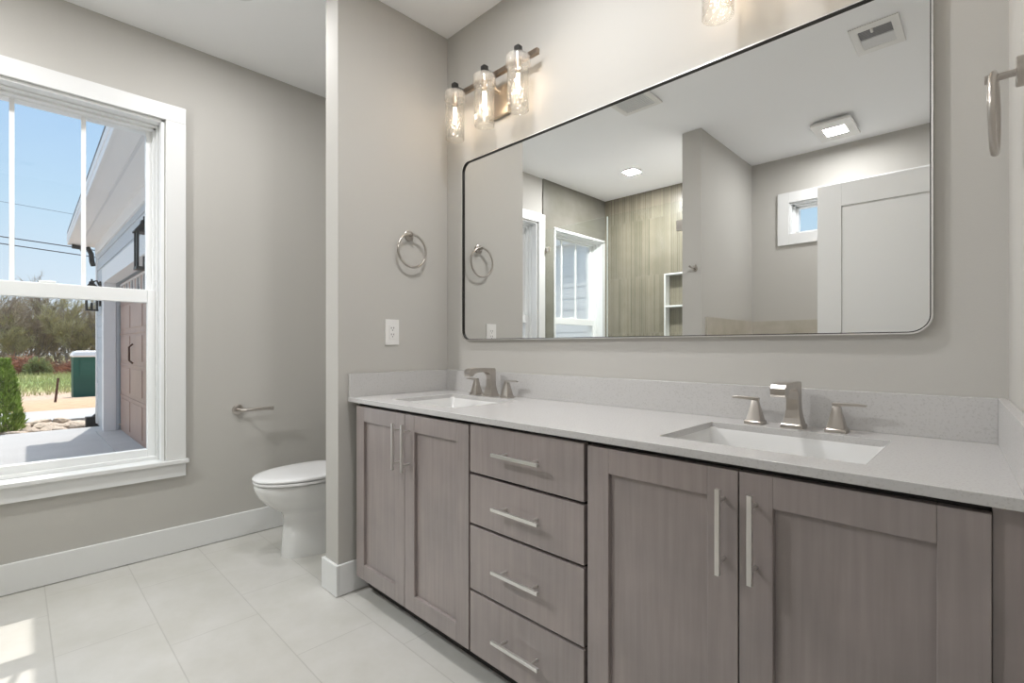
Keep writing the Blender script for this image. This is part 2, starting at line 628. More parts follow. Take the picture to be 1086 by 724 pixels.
# ================================================================== ROOM SHELL
HX = 1.75      # far side of the room beyond the doorway
struct('floor', MB().box(XWO, HX, YB - 0.15, YM + 0.12, -0.12, 0), 'floor', 'large pale beige stone-look floor tiles laid in a running bond', 'floor')
struct('ceiling', MB().box(XWO, HX, YB - 0.15, YM + 0.12, H, H + 0.12), 'ceil', 'smooth white painted ceiling over the whole bathroom', 'ceiling')
W1 = (-0.33, 0.56, 0.478, 2.302)
W2 = (-1.448, -0.577, 0.478, 2.283)
ys = [YB - 0.15, W2[0], W2[1], W1[0], W1[1], YM + 0.12]
zs = [0.0, 0.478, 2.283, 2.302, H]
def h_left(i, j):
    return (i == 1 and j == 1) or (i == 3 and j in (1, 2))
struct('wall_left', MB().grid(ys, zs, h_left, XWO, XW, 'yzx'), 'wall', 'greige wall holding the big double-hung window, toilet paper holder on it', 'wall')
struct('wall_back', MB().box(XW, XR + 0.12, YM, YM + 0.12, 0, H), 'wall', 'greige wall behind the framed mirror and the vanity lights', 'wall')
W3 = (-1.246, -0.38, 2.07, 2.34)
xs = [XWO, W3[0], W3[1], HX]
NI = (-2.40, -2.04, 1.18, 1.85)   # shower niche
xs = [XW, NI[0], NI[1], W3[0], W3[1], XR + 0.25]
zs = [0.0, NI[2], NI[3], W3[2], W3[3], H]
struct('wall_front', MB().grid(xs, zs, lambda i, j: (i == 3 and j == 3) or (i == 1 and j == 1), YB - 0.15, YB, 'xzy'), 'wall', 'greige far wall with the small high window, seen in the mirror', 'wall')
DO = (-0.86, -0.072)
ys = [YB, DO[0], DO[1], YM]
zs = [0.0, 2.045, H]
struct('wall_right', skew(MB().grid(ys, zs, lambda i, j: i == 1 and j == 0, XR, XR + 0.12, 'yzx')), 'wall', 'pale wall at the right edge carrying the edge-on towel ring', 'wall')
struct('wall_partition', MB().box(XPL, XP, YP, YM, 0, H), 'wall', 'short full-height partition between toilet and vanity with outlet and towel ring', 'wall', bevel=0.003)
WGX = (-1.70, -1.552)
WGY = -0.39
struct('wall_wing', MB().box(WGX[0], WGX[1], YB, WGY, 0, H), 'wall', 'wing wall beside the tiled shower with a robe hook, seen in the mirror', 'wall', bevel=0.003)
# shower tile
ys = [YB + 0.012, W2[0], W2[1], -0.405]
zs = [0.0, 0.478, 2.283, H]
struct('wall_shower_side', MB().grid(ys, zs, lambda i, j: i == 1 and j == 1, XW, XW + 0.012, 'yzx'), 'stone', 'beige stone-look tile around the shower window, seen in the mirror', 'tiled wall')
xs = [XW + 0.012, NI[0], NI[1], WGX[0]]
zs = [0.0, NI[2], NI[3], H]
struct('wall_shower_back', MB().grid(xs, zs, lambda i, j: i == 1 and j == 1, YB, YB + 0.012, 'xzy'), 'finger', 'olive and beige vertical finger mosaic at the back of the shower', 'tiled wall')
nb = MB()
nb.box(NI[0], NI[1], YB - 0.09, YB - 0.08, NI[2], NI[3])
struct('wall_niche', nb, 'finger', 'mosaic lined back of the recessed shower niche', 'niche')
nt_ = MB()
e_ = 0.012
nt_.box(NI[0], NI[0] + e_, YB - 0.08, YB + 0.014, NI[2], NI[3])
nt_.box(NI[1] - e_, NI[1], YB - 0.08, YB + 0.014, NI[2], NI[3])
nt_.box(NI[0] + e_, NI[1] - e_, YB - 0.08, YB + 0.014, NI[3] - e_, NI[3])
nt_.box(NI[0] + e_, NI[1] - e_, YB - 0.08, YB + 0.014, NI[2], NI[2] + e_)
nt_.box(NI[0] + e_, NI[1] - e_, YB - 0.08, YB + 0.014, 1.508, 1.524)
struct('trim_1', nt_, 'trim', 'white edging and shelf of the recessed shower niche', 'niche trim')
wz = 1.33
struct('wall_wainscot', MB().box(WGX[1] + 0.012, XR + 0.12, YB, YB + 0.012, 0, wz), 'stone2', 'beige tile wainscot under the small high window, seen in the mirror', 'tiled wall')
struct('wall_wainscot_side', MB().box(WGX[1], WGX[1] + 0.012, YB, WGY - 0.08, 0, wz), 'stone2', 'beige tile wainscot on the side of the wing wall, seen in the mirror', 'tiled wall')

# baseboards
BH, BT = 0.139, 0.014
def base_profile(mb, x0, x1, y0, y1):
    mb.box(x0, x1, y0, y1, 0, BH)
struct('baseboard_left', MB().box(XW, XW + BT, -0.405, YM, 0.002, BH), 'trim', 'tall flat white baseboard under the big window', 'baseboard', bevel=0.004)
bp_ = MB()
bp_.box(XPL - BT, XP + BT, YP - BT, YP, 0.002, BH)
bp_.box(XPL - BT, XPL, YP, YM, 0.002, BH)
bp_.box(XP, XP + BT, YP, 1.15, 0.002, BH)
struct('baseboard_partition', bp_, 'trim', 'white baseboard wrapped around the end of the short partition', 'baseboard', bevel=0.003)
struct('baseboard_back', MB().box(XW + BT, XPL - BT, YM - BT, YM, 0.002, BH), 'trim', 'white baseboard behind the toilet', 'baseboard', bevel=0.004)
struct('baseboard_wing', MB().box(WGX[0], WGX[1] + BT, WGY, WGY + BT, 0.002, BH), 'trim', 'white baseboard at the end of the shower wing wall', 'baseboard', bevel=0.004)
struct('baseboard_right', skew(MB().box(XR - BT, XR, 0.03, 1.05, 0.002, BH)), 'trim', 'white baseboard along the right wall', 'baseboard', bevel=0.004)

# room beyond the doorway
hb = MB()
hb.box(XR + 0.25, HX, YB - 0.15, YB, 0, H)
hb.box(XR + 0.12, HX, YM, YM + 0.12, 0, H)
hb.box(HX - 0.1, HX, YB, YM, 0, H)
struct('wall_bedroom', hb, 'wall', 'plain greige walls of the room beyond the open doorway', 'wall')

# ------------------------------------------------------------------ windows
def double_hung(nm, y0, y1, z0, z1, label, casing):
    w = thing(nm, label, 'window', (XW, (y0 + y1) / 2, z0), kind='structure')
    jt = 0.014
    fr = MB()
    zb = z0 + 0.022
    fr.box(XWO - 0.01, XW + 0.001, y0, y0 + jt, zb, z1)
    fr.box(XWO - 0.01, XW + 0.001, y1 - jt, y1, zb, z1)
    fr.box(XWO - 0.01, XW + 0.001, y0, y1, z1 - jt, z1)
    # vinyl frame steps
    for xa, xb, d in ((XWO - 0.012, -3.19, 0.022), (XWO - 0.012, -3.225, 0.034)):
        fr.box(xa, xb, y0 + jt, y0 + d, zb, z1 - jt)
        fr.box(xa, xb, y1 - d, y1 - jt, zb, z1 - jt)
        fr.box(xa, xb, y0 + jt, y1 - jt, z1 - d, z1 - jt)
    fr.box(XWO - 0.012, -3.20, y0 + jt, y1 - jt, zb, zb + 0.018)
    obj('window_frame', fr, 'vinyl', w, bevel=0.002)
    gy0, gy1 = y0 + 0.071, y1 - 0.058
    zm0, zm1 = 1.338, 1.408
    def sash(xa, xb, za, zb2, bot, top, muntins, nm2):
        s = MB()
        s.box(xa, xb, y0 + 0.022, gy0, za, zb2)
        s.box(xa, xb, gy1, y1 - 0.022, za, zb2)
        s.box(xa, xb, gy0, gy1, za, za + bot)
        s.box(xa, xb, gy0, gy1, zb2 - top, zb2)
        so = obj(nm2, s, 'vinyl', w, bevel=0.003)
        xm = (xa + xb) / 2
        obj('pane', MB().box(xm - 0.003, xm + 0.003, gy0, gy1, za + bot, zb2 - top), 'pane', so)
        if muntins:
            for k in (1, 2):
                ym = gy0 + (gy1 - gy0) * k / 3
                obj('muntin', MB().box(xm - 0.009, xm + 0.009, ym - 0.009, ym + 0.009, za + bot, zb2 - top), 'vinyl', so)
    sash(-3.300, -3.262, zm0 + 0.01, z1 - 0.02, 0.055, 0.018 if z1 > 2.29 else 0.03, True, 'upper_sash')
    sash(-3.258, -3.220, zb + 0.012, zm1, 0.045, 0.07, False, 'lower_sash')
    obj('sash_lock', MB().box(-3.25, -3.226, (y0 + y1) / 2 - 0.03, (y0 + y1) / 2 + 0.03, zm1, zm1 + 0.012), 'vinyl', w, bevel=0.003)
    cw = 0.094
    if casing:
        c = MB()
        c.box(XW, XW + 0.02, y0 - cw, y0 - 0.004, z0 + 0.022, z1)
        c.box(XW, XW + 0.02, y1 + 0.004, y1 + cw, z0 + 0.022, z1)
        c.box(XW, XW + 0.02, y0 - cw, y1 + cw, z1 + 0.0, z1 + 0.085)
        obj('casing', c, 'trim', w, bevel=0.002)
        obj('stool', MB().box(-3.215, XW + 0.036, y0 - cw - 0.015, y1 + cw + 0.012, z0, z0 + 0.022), 'trim', w, bevel=0.004)
        obj('apron', MB().box(XW, XW + 0.02, y0 - cw, y1 + cw, z0 - 0.07, z0), 'trim', w, bevel=0.002)
    else:
        c = MB()
        c.box(-3.215, XW + 0.016, y0, y1, z0, z0 + 0.022)
        c.box(XW + 0.012, XW + 0.016, y0 - 0.012, y0 + 0.012, z0, z1)
        c.box(XW + 0.012, XW + 0.016, y1 - 0.012, y1 + 0.012, z0, z1)
        c.box(XW + 0.012, XW + 0.016, y0 - 0.012, y1 + 0.012, z1 - 0.012, z1 + 0.012)
        obj('edge_trim', c, 'trim', w)
    return w
double_hung('window_1', *W1, 'large white double-hung window looking out at the garage, two muntins above', True)
double_hung('window_2', *W2, 'white double-hung window inside the tiled shower, seen in the mirror', False)

w3 = thing('window_3', 'small high fixed window with white casing, seen in the mirror beside the open door', 'window', ((W3[0] + W3[1]) / 2, YB, W3[2]), kind='structure')
c = MB()
cw = 0.09
c.box(W3[0] - cw, W3[0], YB, YB + 0.02, W3[2] - cw, W3[3] + cw)
c.box(W3[1], W3[1] + cw, YB, YB + 0.02, W3[2] - cw, W3[3] + cw)
c.box(W3[0], W3[1], YB, YB + 0.02, W3[3], W3[3] + cw)
c.box(W3[0], W3[1], YB, YB + 0.02, W3[2] - cw, W3[2])
obj('casing', c, 'trim', w3, bevel=0.002)
c = MB()
for d, ya, yb in ((0.012, YB - 0.15, YB + 0.002), (0.03, YB - 0.14, YB - 0.05), (0.05, YB - 0.14, YB - 0.08)):
    c.box(W3[0], W3[0] + d, ya, yb, W3[2], W3[3])
    c.box(W3[1] - d, W3[1], ya, yb, W3[2], W3[3])
    c.box(W3[0], W3[1], ya, yb, W3[3] - d * 0.75, W3[3])
    c.box(W3[0], W3[1], ya, yb, W3[2], W3[2] + d * 0.6)
obj('window_frame', c, 'vinyl', w3, bevel=0.002)
obj('pane', MB().box(W3[0] + 0.04, W3[1] - 0.04, YB - 0.112, YB - 0.106, W3[2] + 0.02, W3[3] - 0.03), 'pane', w3)

# ------------------------------------------------------------------ open door and its casing
d1 = thing('door_1', 'white shaker door standing open, seen at the right of the mirror', 'door', (XR + 0.06, -0.09, 0), kind='structure')
dx0, dx1, dy0, dy1 = -0.726, XR + 0.074, -0.106, -0.071
st = 0.118
b = MB()
b.box(dx0, dx0 + st, dy0, dy1, 0.012, 2.03)
b.box(dx1 - st, dx1, dy0, dy1, 0.012, 2.03)
b.box(dx0 + st, dx1 - st, dy0, dy1, 1.90, 2.03)
b.box(dx0 + st, dx1 - st, dy0, dy1, 0.012, 0.24)
obj('door_frame', b, 'door', d1, bevel=0.0015)
obj('door_panel', MB().box(dx0 + st, dx1 - st, dy0 + 0.009, dy1 - 0.009, 0.24, 1.90), 'door', d1)
hd = MB()
hd.cyl((dx0 + 0.065, dy0 - 0.008, 0.93), 0.027, 'y', 0.051)
hd.cyl((dx0 + 0.065, dy0 - 0.045, 0.93), 0.010, 'y', 0.125, 12)
hd.box(dx0 + 0.055, dx0 + 0.175, dy1 + 0.034, dy1 + 0.044, 0.922, 0.938)
hd.box(dx0 + 0.055, dx0 + 0.175, dy0 - 0.044, dy0 - 0.034, 0.922, 0.938)
obj('lever_handle', hd, 'nickel', d1)
for z in (0.25, 1.05, 1.82):
    obj('hinge', MB().cyl((dx1 + 0.001, dy1 - 0.001, z), 0.006, 'z', 0.09, 10), 'nickel', d1)
c = MB()
for xa, xb in ((XR - 0.018, XR), (XR + 0.12, XR + 0.138)):
    c.box(xa, xb, DO[0] - 0.09, DO[0], 0, 2.135)
    c.box(xa, xb, DO[0], DO[1] + 0.0, 2.045, 2.135)
c.box(XR, XR + 0.12, DO[0], DO[0] + 0.015, 0, 2.045)
c.box(XR + 0.012, XR + 0.12, DO[1] - 0.015, DO[1], 0, 2.045)
c.box(XR, XR + 0.12, DO[0] + 0.015, DO[1] - 0.015, 2.034, 2.045)
struct('trim_2', skew(c), 'trim', 'white casing of the doorway behind the open door', 'door casing')

# ================================================================== VANITY
FY = 1.07      # face of doors and drawers
BK = YM - 0.003
ZT = 0.857     # underside of the counter

def shaker_door(x0, x1, z0, z1, parent, handle_x):
    w = 0.065
    b = MB()
    b.box(x0, x0 + w, FY, FY + 0.02, z0, z1)
    b.box(x1 - w, x1, FY, FY + 0.02, z0, z1)
    b.box(x0 + w, x1 - w, FY, FY + 0.02, z1 - w, z1)
    b.box(x0 + w, x1 - w, FY, FY + 0.02, z0, z0 + w)
    d = obj('door', b, 'wood', parent, bevel=0.0012)
    obj('door_panel', MB().box(x0 + w, x1 - w, FY + 0.0125, FY + 0.018, z0 + w, z1 - w), 'wood', d)
    hb = MB()
    hb.box(handle_x - 0.005, handle_x + 0.005, 1.030, 1.040, 0.624, 0.805)
    for z in (0.65, 0.779):
        hb.cyl((handle_x, 1.038, z), 0.0042, 'y', FY - 1.038, 10)
    obj('handle', hb, 'pull', d, bevel=0.0008)
    return d

def drawer(x0, x1, z0, z1, parent):
    d = obj('drawer', MB().box(x0, x1, FY, FY + 0.02, z0, z1), 'wood', parent, bevel=0.0012)
    zc = (z0 + z1) / 2 + 0.003
    xc = (x0 + x1) / 2 + 0.003
    hb = MB()
    hb.box(xc - 0.096, xc + 0.096, 1.030, 1.040, zc - 0.005, zc + 0.005)
    for x in (xc - 0.064, xc + 0.064):
        hb.cyl((x, 1.038, zc), 0.0042, 'y', FY - 1.038, 10)
    obj('handle', hb, 'pull', d, bevel=0.0008)
    return d

def carcass(x0, x1, parent):
    b = MB()
    t = 0.016
    b.box(x0, x0 + t, FY + 0.022, BK, 0.085, ZT - 0.002)
    b.box(x1 - t, x1, FY + 0.022, BK, 0.085, ZT - 0.002)
    b.box(x0 + t, x1 - t, FY + 0.022, BK, 0.085, 0.10)
    b.box(x0 + t, x1 - t, BK - 0.006, BK, 0.10, ZT - 0.002)
    b.box(x0 + t, x1 - t, FY + 0.022, FY + 0.04, ZT - 0.022, ZT - 0.002)
    obj('body', b, 'dark', parent)
    obj('toe_kick', MB().box(x0, x1, FY + 0.075, FY + 0.09, 0.0, 0.085), 'dark', parent)

zt_, zb_ = 0.842, 0.086
cl = thing('vanity_cabinet', 'two-door stained wood vanity cabinet beside the partition, under the far sink', 'cabinet', (-1.64, 1.34, 0), 'vanity cabinets')
carcass(-2.035, -1.2505, cl)
shaker_door(-2.021, -1.6395, zb_, zt_, cl, -1.668)
shaker_door(-1.6365, -1.254, zb_, zt_, cl, -1.604)
obj('filler_strip', MB().box(-2.052, -2.036, 1.135, 1.15, 0.141, ZT - 0.002), 'wood', cl)

cd = thing('drawer_cabinet', 'bank of four stained wood drawers between the two vanity cabinets', 'cabinet', (-1.012, 1.34, 0), 'vanity cabinets')
carcass(-1.2495, -0.7735, cd)
for z0, z1 in ((0.687, 0.845), (0.517, 0.678), (0.298, 0.508), (0.086, 0.289)):
    drawer(-1.246, -0.780, z0, z1, cd)

cr = thing('vanity_cabinet', 'two-door stained wood vanity cabinet nearest the camera, under the near sink', 'cabinet', (-0.384, 1.34, 0), 'vanity cabinets')
carcass(-0.7725, 0.0, cr)
shaker_door(-0.768, -0.3825, zb_, zt_, cr, -0.411)
shaker_door(-0.3795, 0.0, zb_, zt_, cr, -0.347)
obj('filler_strip', skew(MB().box(0.001, XR - 0.002, 1.082, 1.10, 0.0, ZT - 0.002), 0.01), 'wood', cr)

# counter with two sink openings
S_R = (-0.606, -0.174, 1.150, 1.482)
S_L = (-1.855, -1.423, 1.150, 1.482)
ct = thing('countertop', 'continuous white quartz vanity countertop with low backsplash', 'countertop', ((XP + XR) / 2, 1.33, ZT))
cx0, cx1 = XP + 0.001, XR - 0.001
b = MB()
b.grid([cx0, S_L[0], S_L[1], S_R[0], S_R[1], cx1], [1.052, S_R[2], S_R[3], YM - 0.001], lambda i, j: i in (1, 3) and j == 1, ZT, ZC, 'xyz')
obj('slab', skew(b), 'quartz', ct, bevel=0.0015)
obj('backsplash', MB().box(cx0 + 0.018, cx1 - 0.0172, YM - 0.02, YM - 0.001, ZC, ZC + 0.106), 'quartz', ct, bevel=0.001)
obj('side_splash', MB().box(cx0, cx0 + 0.018, 1.054, YM - 0.001, ZC, ZC + 0.106), 'quartz', ct, bevel=0.001)
obj('side_splash', skew(MB().box(cx1 - 0.018, cx1, 1.054, YM - 0.001, ZC, ZC + 0.106)), 'quartz', ct, bevel=0.001)

def sink(S, label):
    x0, x1, y0, y1 = S
    s = thing('sink', label, 'sink', ((x0 + x1) / 2, (y0 + y1) / 2, 0.70), 'undermount sinks')
    g = 0.006
    R = []
    for inset, z, r in ((-0.022, ZT - 0.001, 0.03), (-g, ZT - 0.001, 0.025), (-g + 0.004, ZT - 0.012, 0.028), (0.006, 0.78, 0.035), (0.016, 0.745, 0.04), (0.04, 0.733, 0.05), (0.10, 0.730, 0.03)):
        R.append(rrect(x0 + inset, x1 - inset, y0 + inset, y1 - inset, r, z))
    mid = rrect((x0 + x1) / 2 - 0.022, (x0 + x1) / 2 + 0.022, (y0 + y1) / 2 - 0.022, (y0 + y1) / 2 + 0.022, 0.0219, 0.727)
    R.append(mid)
    o = obj('basin', MB().rings(R, False, True), 'porcelain', s, smooth=50)
    md = o.modifiers.new('thickness', 'SOLIDIFY')
    md.thickness = 0.008
    md.offset = -1 if False else 1
    b = MB()
    b.lathe(((x0 + x1) / 2, (y0 + y1) / 2, 0.7275), [(0.021, 0.0), (0.021, 0.002), (0.016, 0.0035), (0.006, 0.003)], 20)
    obj('drain', b, 'nickel', s, smooth=40)
    return s
sink(S_R, 'white rectangular undermount sink nearest the camera')
sink(S_L, 'white rectangular undermount sink in the corner by the partition')

# faucets: spout and two lever handles
def faucet(cx, label):
    f = thing('faucet', label, 'faucet', (cx, 1.535, ZC), 'brushed nickel faucets')
    prof = [(0.026, 0.0), (0.026, 0.010), (0.022, 0.012), (0.018, 0.030), (0.0155, 0.055), (0.0145, 0.085), (0.0145, 0.122), (0.010, 0.1285), (-0.06, 0.131), (-0.12, 0.131), (-0.139, 0.128), (-0.147, 0.118), (-0.148, 0.101), (-0.142, 0.095), (-0.122, 0.096), (-0.117, 0.105), (-0.10, 0.1115), (-0.06, 0.114), (-0.032, 0.110), (-0.020, 0.100), (-0.0165, 0.080), (-0.0175, 0.050), (-0.021, 0.028), (-0.025, 0.012), (-0.028, 0.010), (-0.028, 0.0)]
    def hw(y, z):
        if y < -0.03:
            return 0.0165 + 0.002 * min(1, (-y - 0.03) / 0.1)
        if z <= 0.0101:
            return 0.028
        if z < 0.06:
            return 0.0165 + 0.0085 * ((0.06 - z) / 0.05) ** 1.6
        return 0.0165
    A = [(cx - hw(y, z), 1.535 + y, ZC + z) for y, z in prof]
    B = [(cx + hw(y, z), 1.535 + y, ZC + z) for y, z in prof]
    mb = MB().rings([A, B])
    bmesh.ops.triangulate(mb.b, faces=[q for q in mb.b.faces if len(q.verts) > 4])
    obj('spout', mb, 'nickel', f, bevel=0.0016)
    for sgn in (-1, 1):
        hx = cx + sgn * 0.102
        sec = [(0.025, 0.0), (0.025, 0.008), (0.0235, 0.010), (0.021, 0.0105), (0.0175, 0.026), (0.0135, 0.045), (0.0105, 0.060), (0.0085, 0.068)]
        R = [rrect(hx - a, hx + a, 1.535 - a, 1.535 + a, a * 0.16, ZC + z, 2) for a, z in sec]
        ho = obj('handle', MB().rings(R), 'nickel', f, smooth=35)
        lv = MB()
        L = []
        for t, w, h_, dz in ((-0.010, 0.0075, 0.004, 0), (0.0, 0.0085, 0.0045, 0), (0.02, 0.008, 0.004, 0.0012), (0.045, 0.0065, 0.0035, 0.0018), (0.062, 0.0055, 0.003, 0.001), (0.066, 0.004, 0.002, 0.001)):
            x = hx + sgn * t
            z = ZC + 0.073 + dz
            L.append([(x, 1.535 - w, z - h_), (x, 1.535 + w, z - h_), (x, 1.535 + w, z + h_), (x, 1.535 - w, z + h_)])
        lv.rings(L)
        obj('lever', lv, 'nickel', ho, bevel=0.001)
        obj('stem', MB().cyl((hx, 1.535, ZC + 0.064), 0.0075, 'z', 0.008, 14), 'nickel', ho)
    return f
faucet(-0.397, 'brushed nickel widespread faucet behind the sink nearest the camera')
faucet(-1.640, 'brushed nickel widespread faucet behind the sink by the partition')

# ================================================================== MIRROR
mx0, mx1, mz0, mz1 = -1.924, -0.104, 1.136, 2.036
my = YM - 0.022
mr = thing('mirror', 'wide rounded-corner metal framed mirror over both sinks', 'mirror', ((mx0 + mx1) / 2, YM - 0.001, mz0))
def ring_xz(inset, y, r):
    pts = rrect(mx0 + inset, mx1 - inset, mz0 + inset, mz1 - inset, max(0.004, r - inset), 0, 8)
    return [(p[0], y, p[1]) for p in pts]
RC = 0.048
obj('frame', MB().rings([ring_xz(0, YM - 0.001, RC), ring_xz(0, my, RC), ring_xz(0.0035, my, RC), ring_xz(0.0035, YM - 0.001, RC)], closed=True), 'chrome', mr, smooth=40)
obj('liner', MB().rings([ring_xz(0.0035, YM - 0.001, RC), ring_xz(0.0035, my + 0.001, RC), ring_xz(0.006, my + 0.001, RC), ring_xz(0.006, YM - 0.001, RC)], closed=True), 'liner', mr, smooth=40)
obj('mirror_glass', MB().rings([ring_xz(0.0062, my + 0.009, RC), ring_xz(0.0062, YM - 0.001, RC)]), 'mirror', mr)

# ================================================================== VANITY LIGHTS
def vanity_light(cx, label):
    v = thing('vanity_light', label, 'wall lamp', (cx, YM, 2.26), 'vanity lights over the mirror')
    yb, ys_ = 1.565, 1.508
    pl = MB()
    pl.box(cx - 0.065, cx + 0.065, YM - 0.022, YM - 0.001, 2.185, 2.325)
    obj('backplate', pl, 'brass', v, bevel=0.004)
    pts = [(cx, YM - 0.02, 2.30)] + [(cx, 1.585 - 0.02 * math.sin(a), 2.335 - 0.035 * math.cos(a)) for a in [i * PI / 12 for i in range(0, 7)]] + [(cx, 1.565, 2.36)]
    obj('arm', MB().tube(pts, 0.008, 10), 'brass', v, smooth=50)
    obj('crossbar', MB().box(cx - 0.277, cx + 0.277, yb - 0.009, yb + 0.009, 2.352, 2.376), 'bronze', v, bevel=0.001)
    for k in (-1, 0, 1):
        bx = cx + 0.213 * k
        cp = MB()
        cp.box(bx - 0.013, bx + 0.013, ys_ - 0.013, ys_ + 0.013, 2.3405, 2.386)
        cp.box(bx - 0.009, bx + 0.009, ys_ + 0.013, yb - 0.0095, 2.356, 2.374)
        so = obj('socket_cap', cp, 'black', v, bevel=0.002)
        sk = MB()
        sk.cyl((bx, ys_, 2.285), 0.013, 'z', 0.056, 16)
        obj('socket', sk, 'brass', so)
        sh = MB()
        zt, zl, zb = 2.340, 2.302, 2.112
        sh.lathe_closed((bx, ys_, 0), [(0.0465, zl + 0.002), (0.0465, zb), (0.0435, zb), (0.0435, zl + 0.002)], 40)
        sg = obj('glass_shade', sh, 'seeded', v, smooth=40)
        co_ = MB().lathe_closed((bx, ys_, 0), [(0.014, zt), (0.050, zt), (0.053, zt - 0.004), (0.053, zl + 0.003), (0.051, zl), (0.046, zl), (0.046, zt - 0.006), (0.014, zt - 0.006)], 40)
        obj('collar', co_, 'collar', sg, smooth=40)
        bb = MB()
        bb.lathe((bx, ys_, 0), [(0.011, 2.285), (0.0125, 2.272), (0.019, 2.25), (0.0225, 2.225), (0.0215, 2.20), (0.014, 2.182), (0.004, 2.176)], 24)
        bo = obj('bulb', bb, 'bulb_glass', v, smooth=60)
        fl = MB()
        for a in range(4):
            fx, fy = 0.006 * math.cos(a * PI / 2), 0.006 * math.sin(a * PI / 2)
            fl.tube([(bx + fx, ys_ + fy, 2.268), (bx + 1.35 * fx, ys_ + 1.35 * fy, 2.23), (bx + fx, ys_ + fy, 2.19)], 0.0022, 6)
        obj('filament', fl, 'filament', bo)
        point('bulb_light', (bx, ys_, 2.228), P_BULB, LAMP_WARM, 0.010, v)
    return v
vanity_light(-1.656, 'three-glass vanity light above the sink by the partition')
vanity_light(-0.385, 'three-glass vanity light cut off by the top edge of the photo')

# ================================================================== TOWEL RINGS
def towel_ring(wallx, y, z, sgn, label, swing, R=0.081, post=0.042, thick=0.009):
    """sgn: +1 when it sticks out towards +x"""
    t = thing('towel_ring', label, 'towel ring', (wallx, y, z), 'towel rings')
    ro = MB().tube([(wallx + sgn * 0.001, y, z), (wallx + sgn * (thick - 0.0015), y, z), (wallx + sgn * thick, y, z)], [0.026, 0.026, 0.024], 32)
    obj('rosette', ro, 'nickel', t, smooth=40)
    po = MB().tube([(wallx + sgn * thick, y, z), (wallx + sgn * (post - 0.006), y, z)], [0.0065, 0.0065], 16)
    po.tube([(wallx + sgn * (post - 0.006), y, z), (wallx + sgn * (post + 0.003), y, z)], [0.0075, 0.0075], 16)
    obj('post', po, 'nickel', t, smooth=40)
    px = wallx + sgn * (post - 0.010)
    pts = []
    for i in range(48):
        a = 2 * PI * i / 48
        q = Vector((0, R * math.sin(a), R * math.cos(a)))
        q.rotate(Matrix.Rotation(swing, 3, 'Z'))
        pts.append(Vector((px, y, z - R + 0.003)) + q)
    obj('ring', MB().tube(pts, 0.0056, 12, closed=True), 'nickel', t, smooth=60)
    return t
towel_ring(XP, 1.374, 1.653, 1, 'round nickel towel ring on the partition above the outlet', math.radians(0))
towel_ring(XR + (YM - 1.25) * SKEW, 1.25, 1.592, -1, 'nickel towel ring seen edge-on at the right edge of the photo', math.radians(-3.2), 0.069, 0.052, 0.015)

# ================================================================== OUTLET
ou = thing('outlet', 'white duplex wall outlet on the partition above the counter', 'outlet', (XP, 1.278, 1.173))
obj('plate', MB().box(XP + 0.0005, XP + 0.006, 1.240, 1.316, 1.112, 1.235), 'plastic', ou, bevel=0.002)
obj('receptacle', MB().box(XP + 0.006, XP + 0.0085, 1.261, 1.295, 1.140, 1.207), 'plastic', ou, bevel=0.001)
sl = MB()
for zc in (1.158, 1.189):
    for dy in (-0.0065, 0.0065):
        sl.box(XP + 0.008, XP + 0.0090, 1.278 + dy - 0.0014, 1.278 + dy + 0.0014, zc + 0.001, zc + 0.009)
    sl.cyl((XP + 0.008, 1.278, zc - 0.006), 0.0026, 'x', 0.001, 10)
obj('slots', sl, 'slot', ou)

# ================================================================== TOILET
TX = -2.66
def egg(yf, yb, hw, z, n=40, back=0.35):
    """outline with a rounded front at yf and a squarer back at yb"""
    pts = []
    L = yb - yf
    yc = yf + L * 0.56
    for i in range(n):
        a = 2 * PI * i / n
        cs, sn = math.cos(a), math.sin(a)
        if cs > 0:
            y = yc - (yc - yf) * cs
            x = hw * sn
        else:
            p = 2.0 / 3.2
            y = yc + (yb - yc) * abs(cs) ** p
            x = hw * math.copysign(abs(sn) ** p, sn)
        pts.append((TX + x, y, z))
    return pts
to = thing('toilet', 'white elongated toilet half hidden behind the partition', 'toilet', (TX, 1.2, 0))
R = [egg(0.985, 1.40, 0.112, 0.0), egg(0.985, 1.40, 0.112, 0.02), egg(0.992, 1.40, 0.106, 0.10), egg(0.998, 1.40, 0.103, 0.18), egg(0.996, 1.40, 0.104, 0.215),
     egg(0.980, 1.41, 0.114, 0.238), egg(0.945, 1.42, 0.138, 0.262), egg(0.905, 1.43, 0.160, 0.295), egg(0.872, 1.44, 0.177, 0.335), egg(0.856, 1.45, 0.184, 0.370), egg(0.853, 1.45, 0.185, 0.390), egg(0.860, 1.445, 0.181, 0.397)]
obj('bowl', MB().rings(R), 'porcelain', to, smooth=60)
R = [egg(0.872, 1.33, 0.170, 0.397), egg(0.872, 1.33, 0.170, 0.4025), egg(0.851, 1.33, 0.187, 0.403), egg(0.849, 1.33, 0.188, 0.411), egg(0.853, 1.33, 0.185, 0.415)]
obj('seat', MB().rings(R), 'seat', to, smooth=50)
R = [egg(0.872, 1.335, 0.170, 0.4155), egg(0.872, 1.335, 0.170, 0.4195), egg(0.850, 1.335, 0.187, 0.420), egg(0.848, 1.335, 0.188, 0.421), egg(0.847, 1.335, 0.189, 0.428), egg(0.853, 1.333, 0.185, 0.4345), egg(0.885, 1.32, 0.160, 0.439), egg(0.97, 1.27, 0.09, 0.442)]
obj('lid', MB().rings(R), 'seat', to, smooth=50)
for s_ in (-1, 1):
    obj('hinge', MB().cyl((TX + s_ * 0.075 - 0.025, 1.352, 0.418), 0.016, 'x', 0.05, 14), 'seat', to, smooth=50)
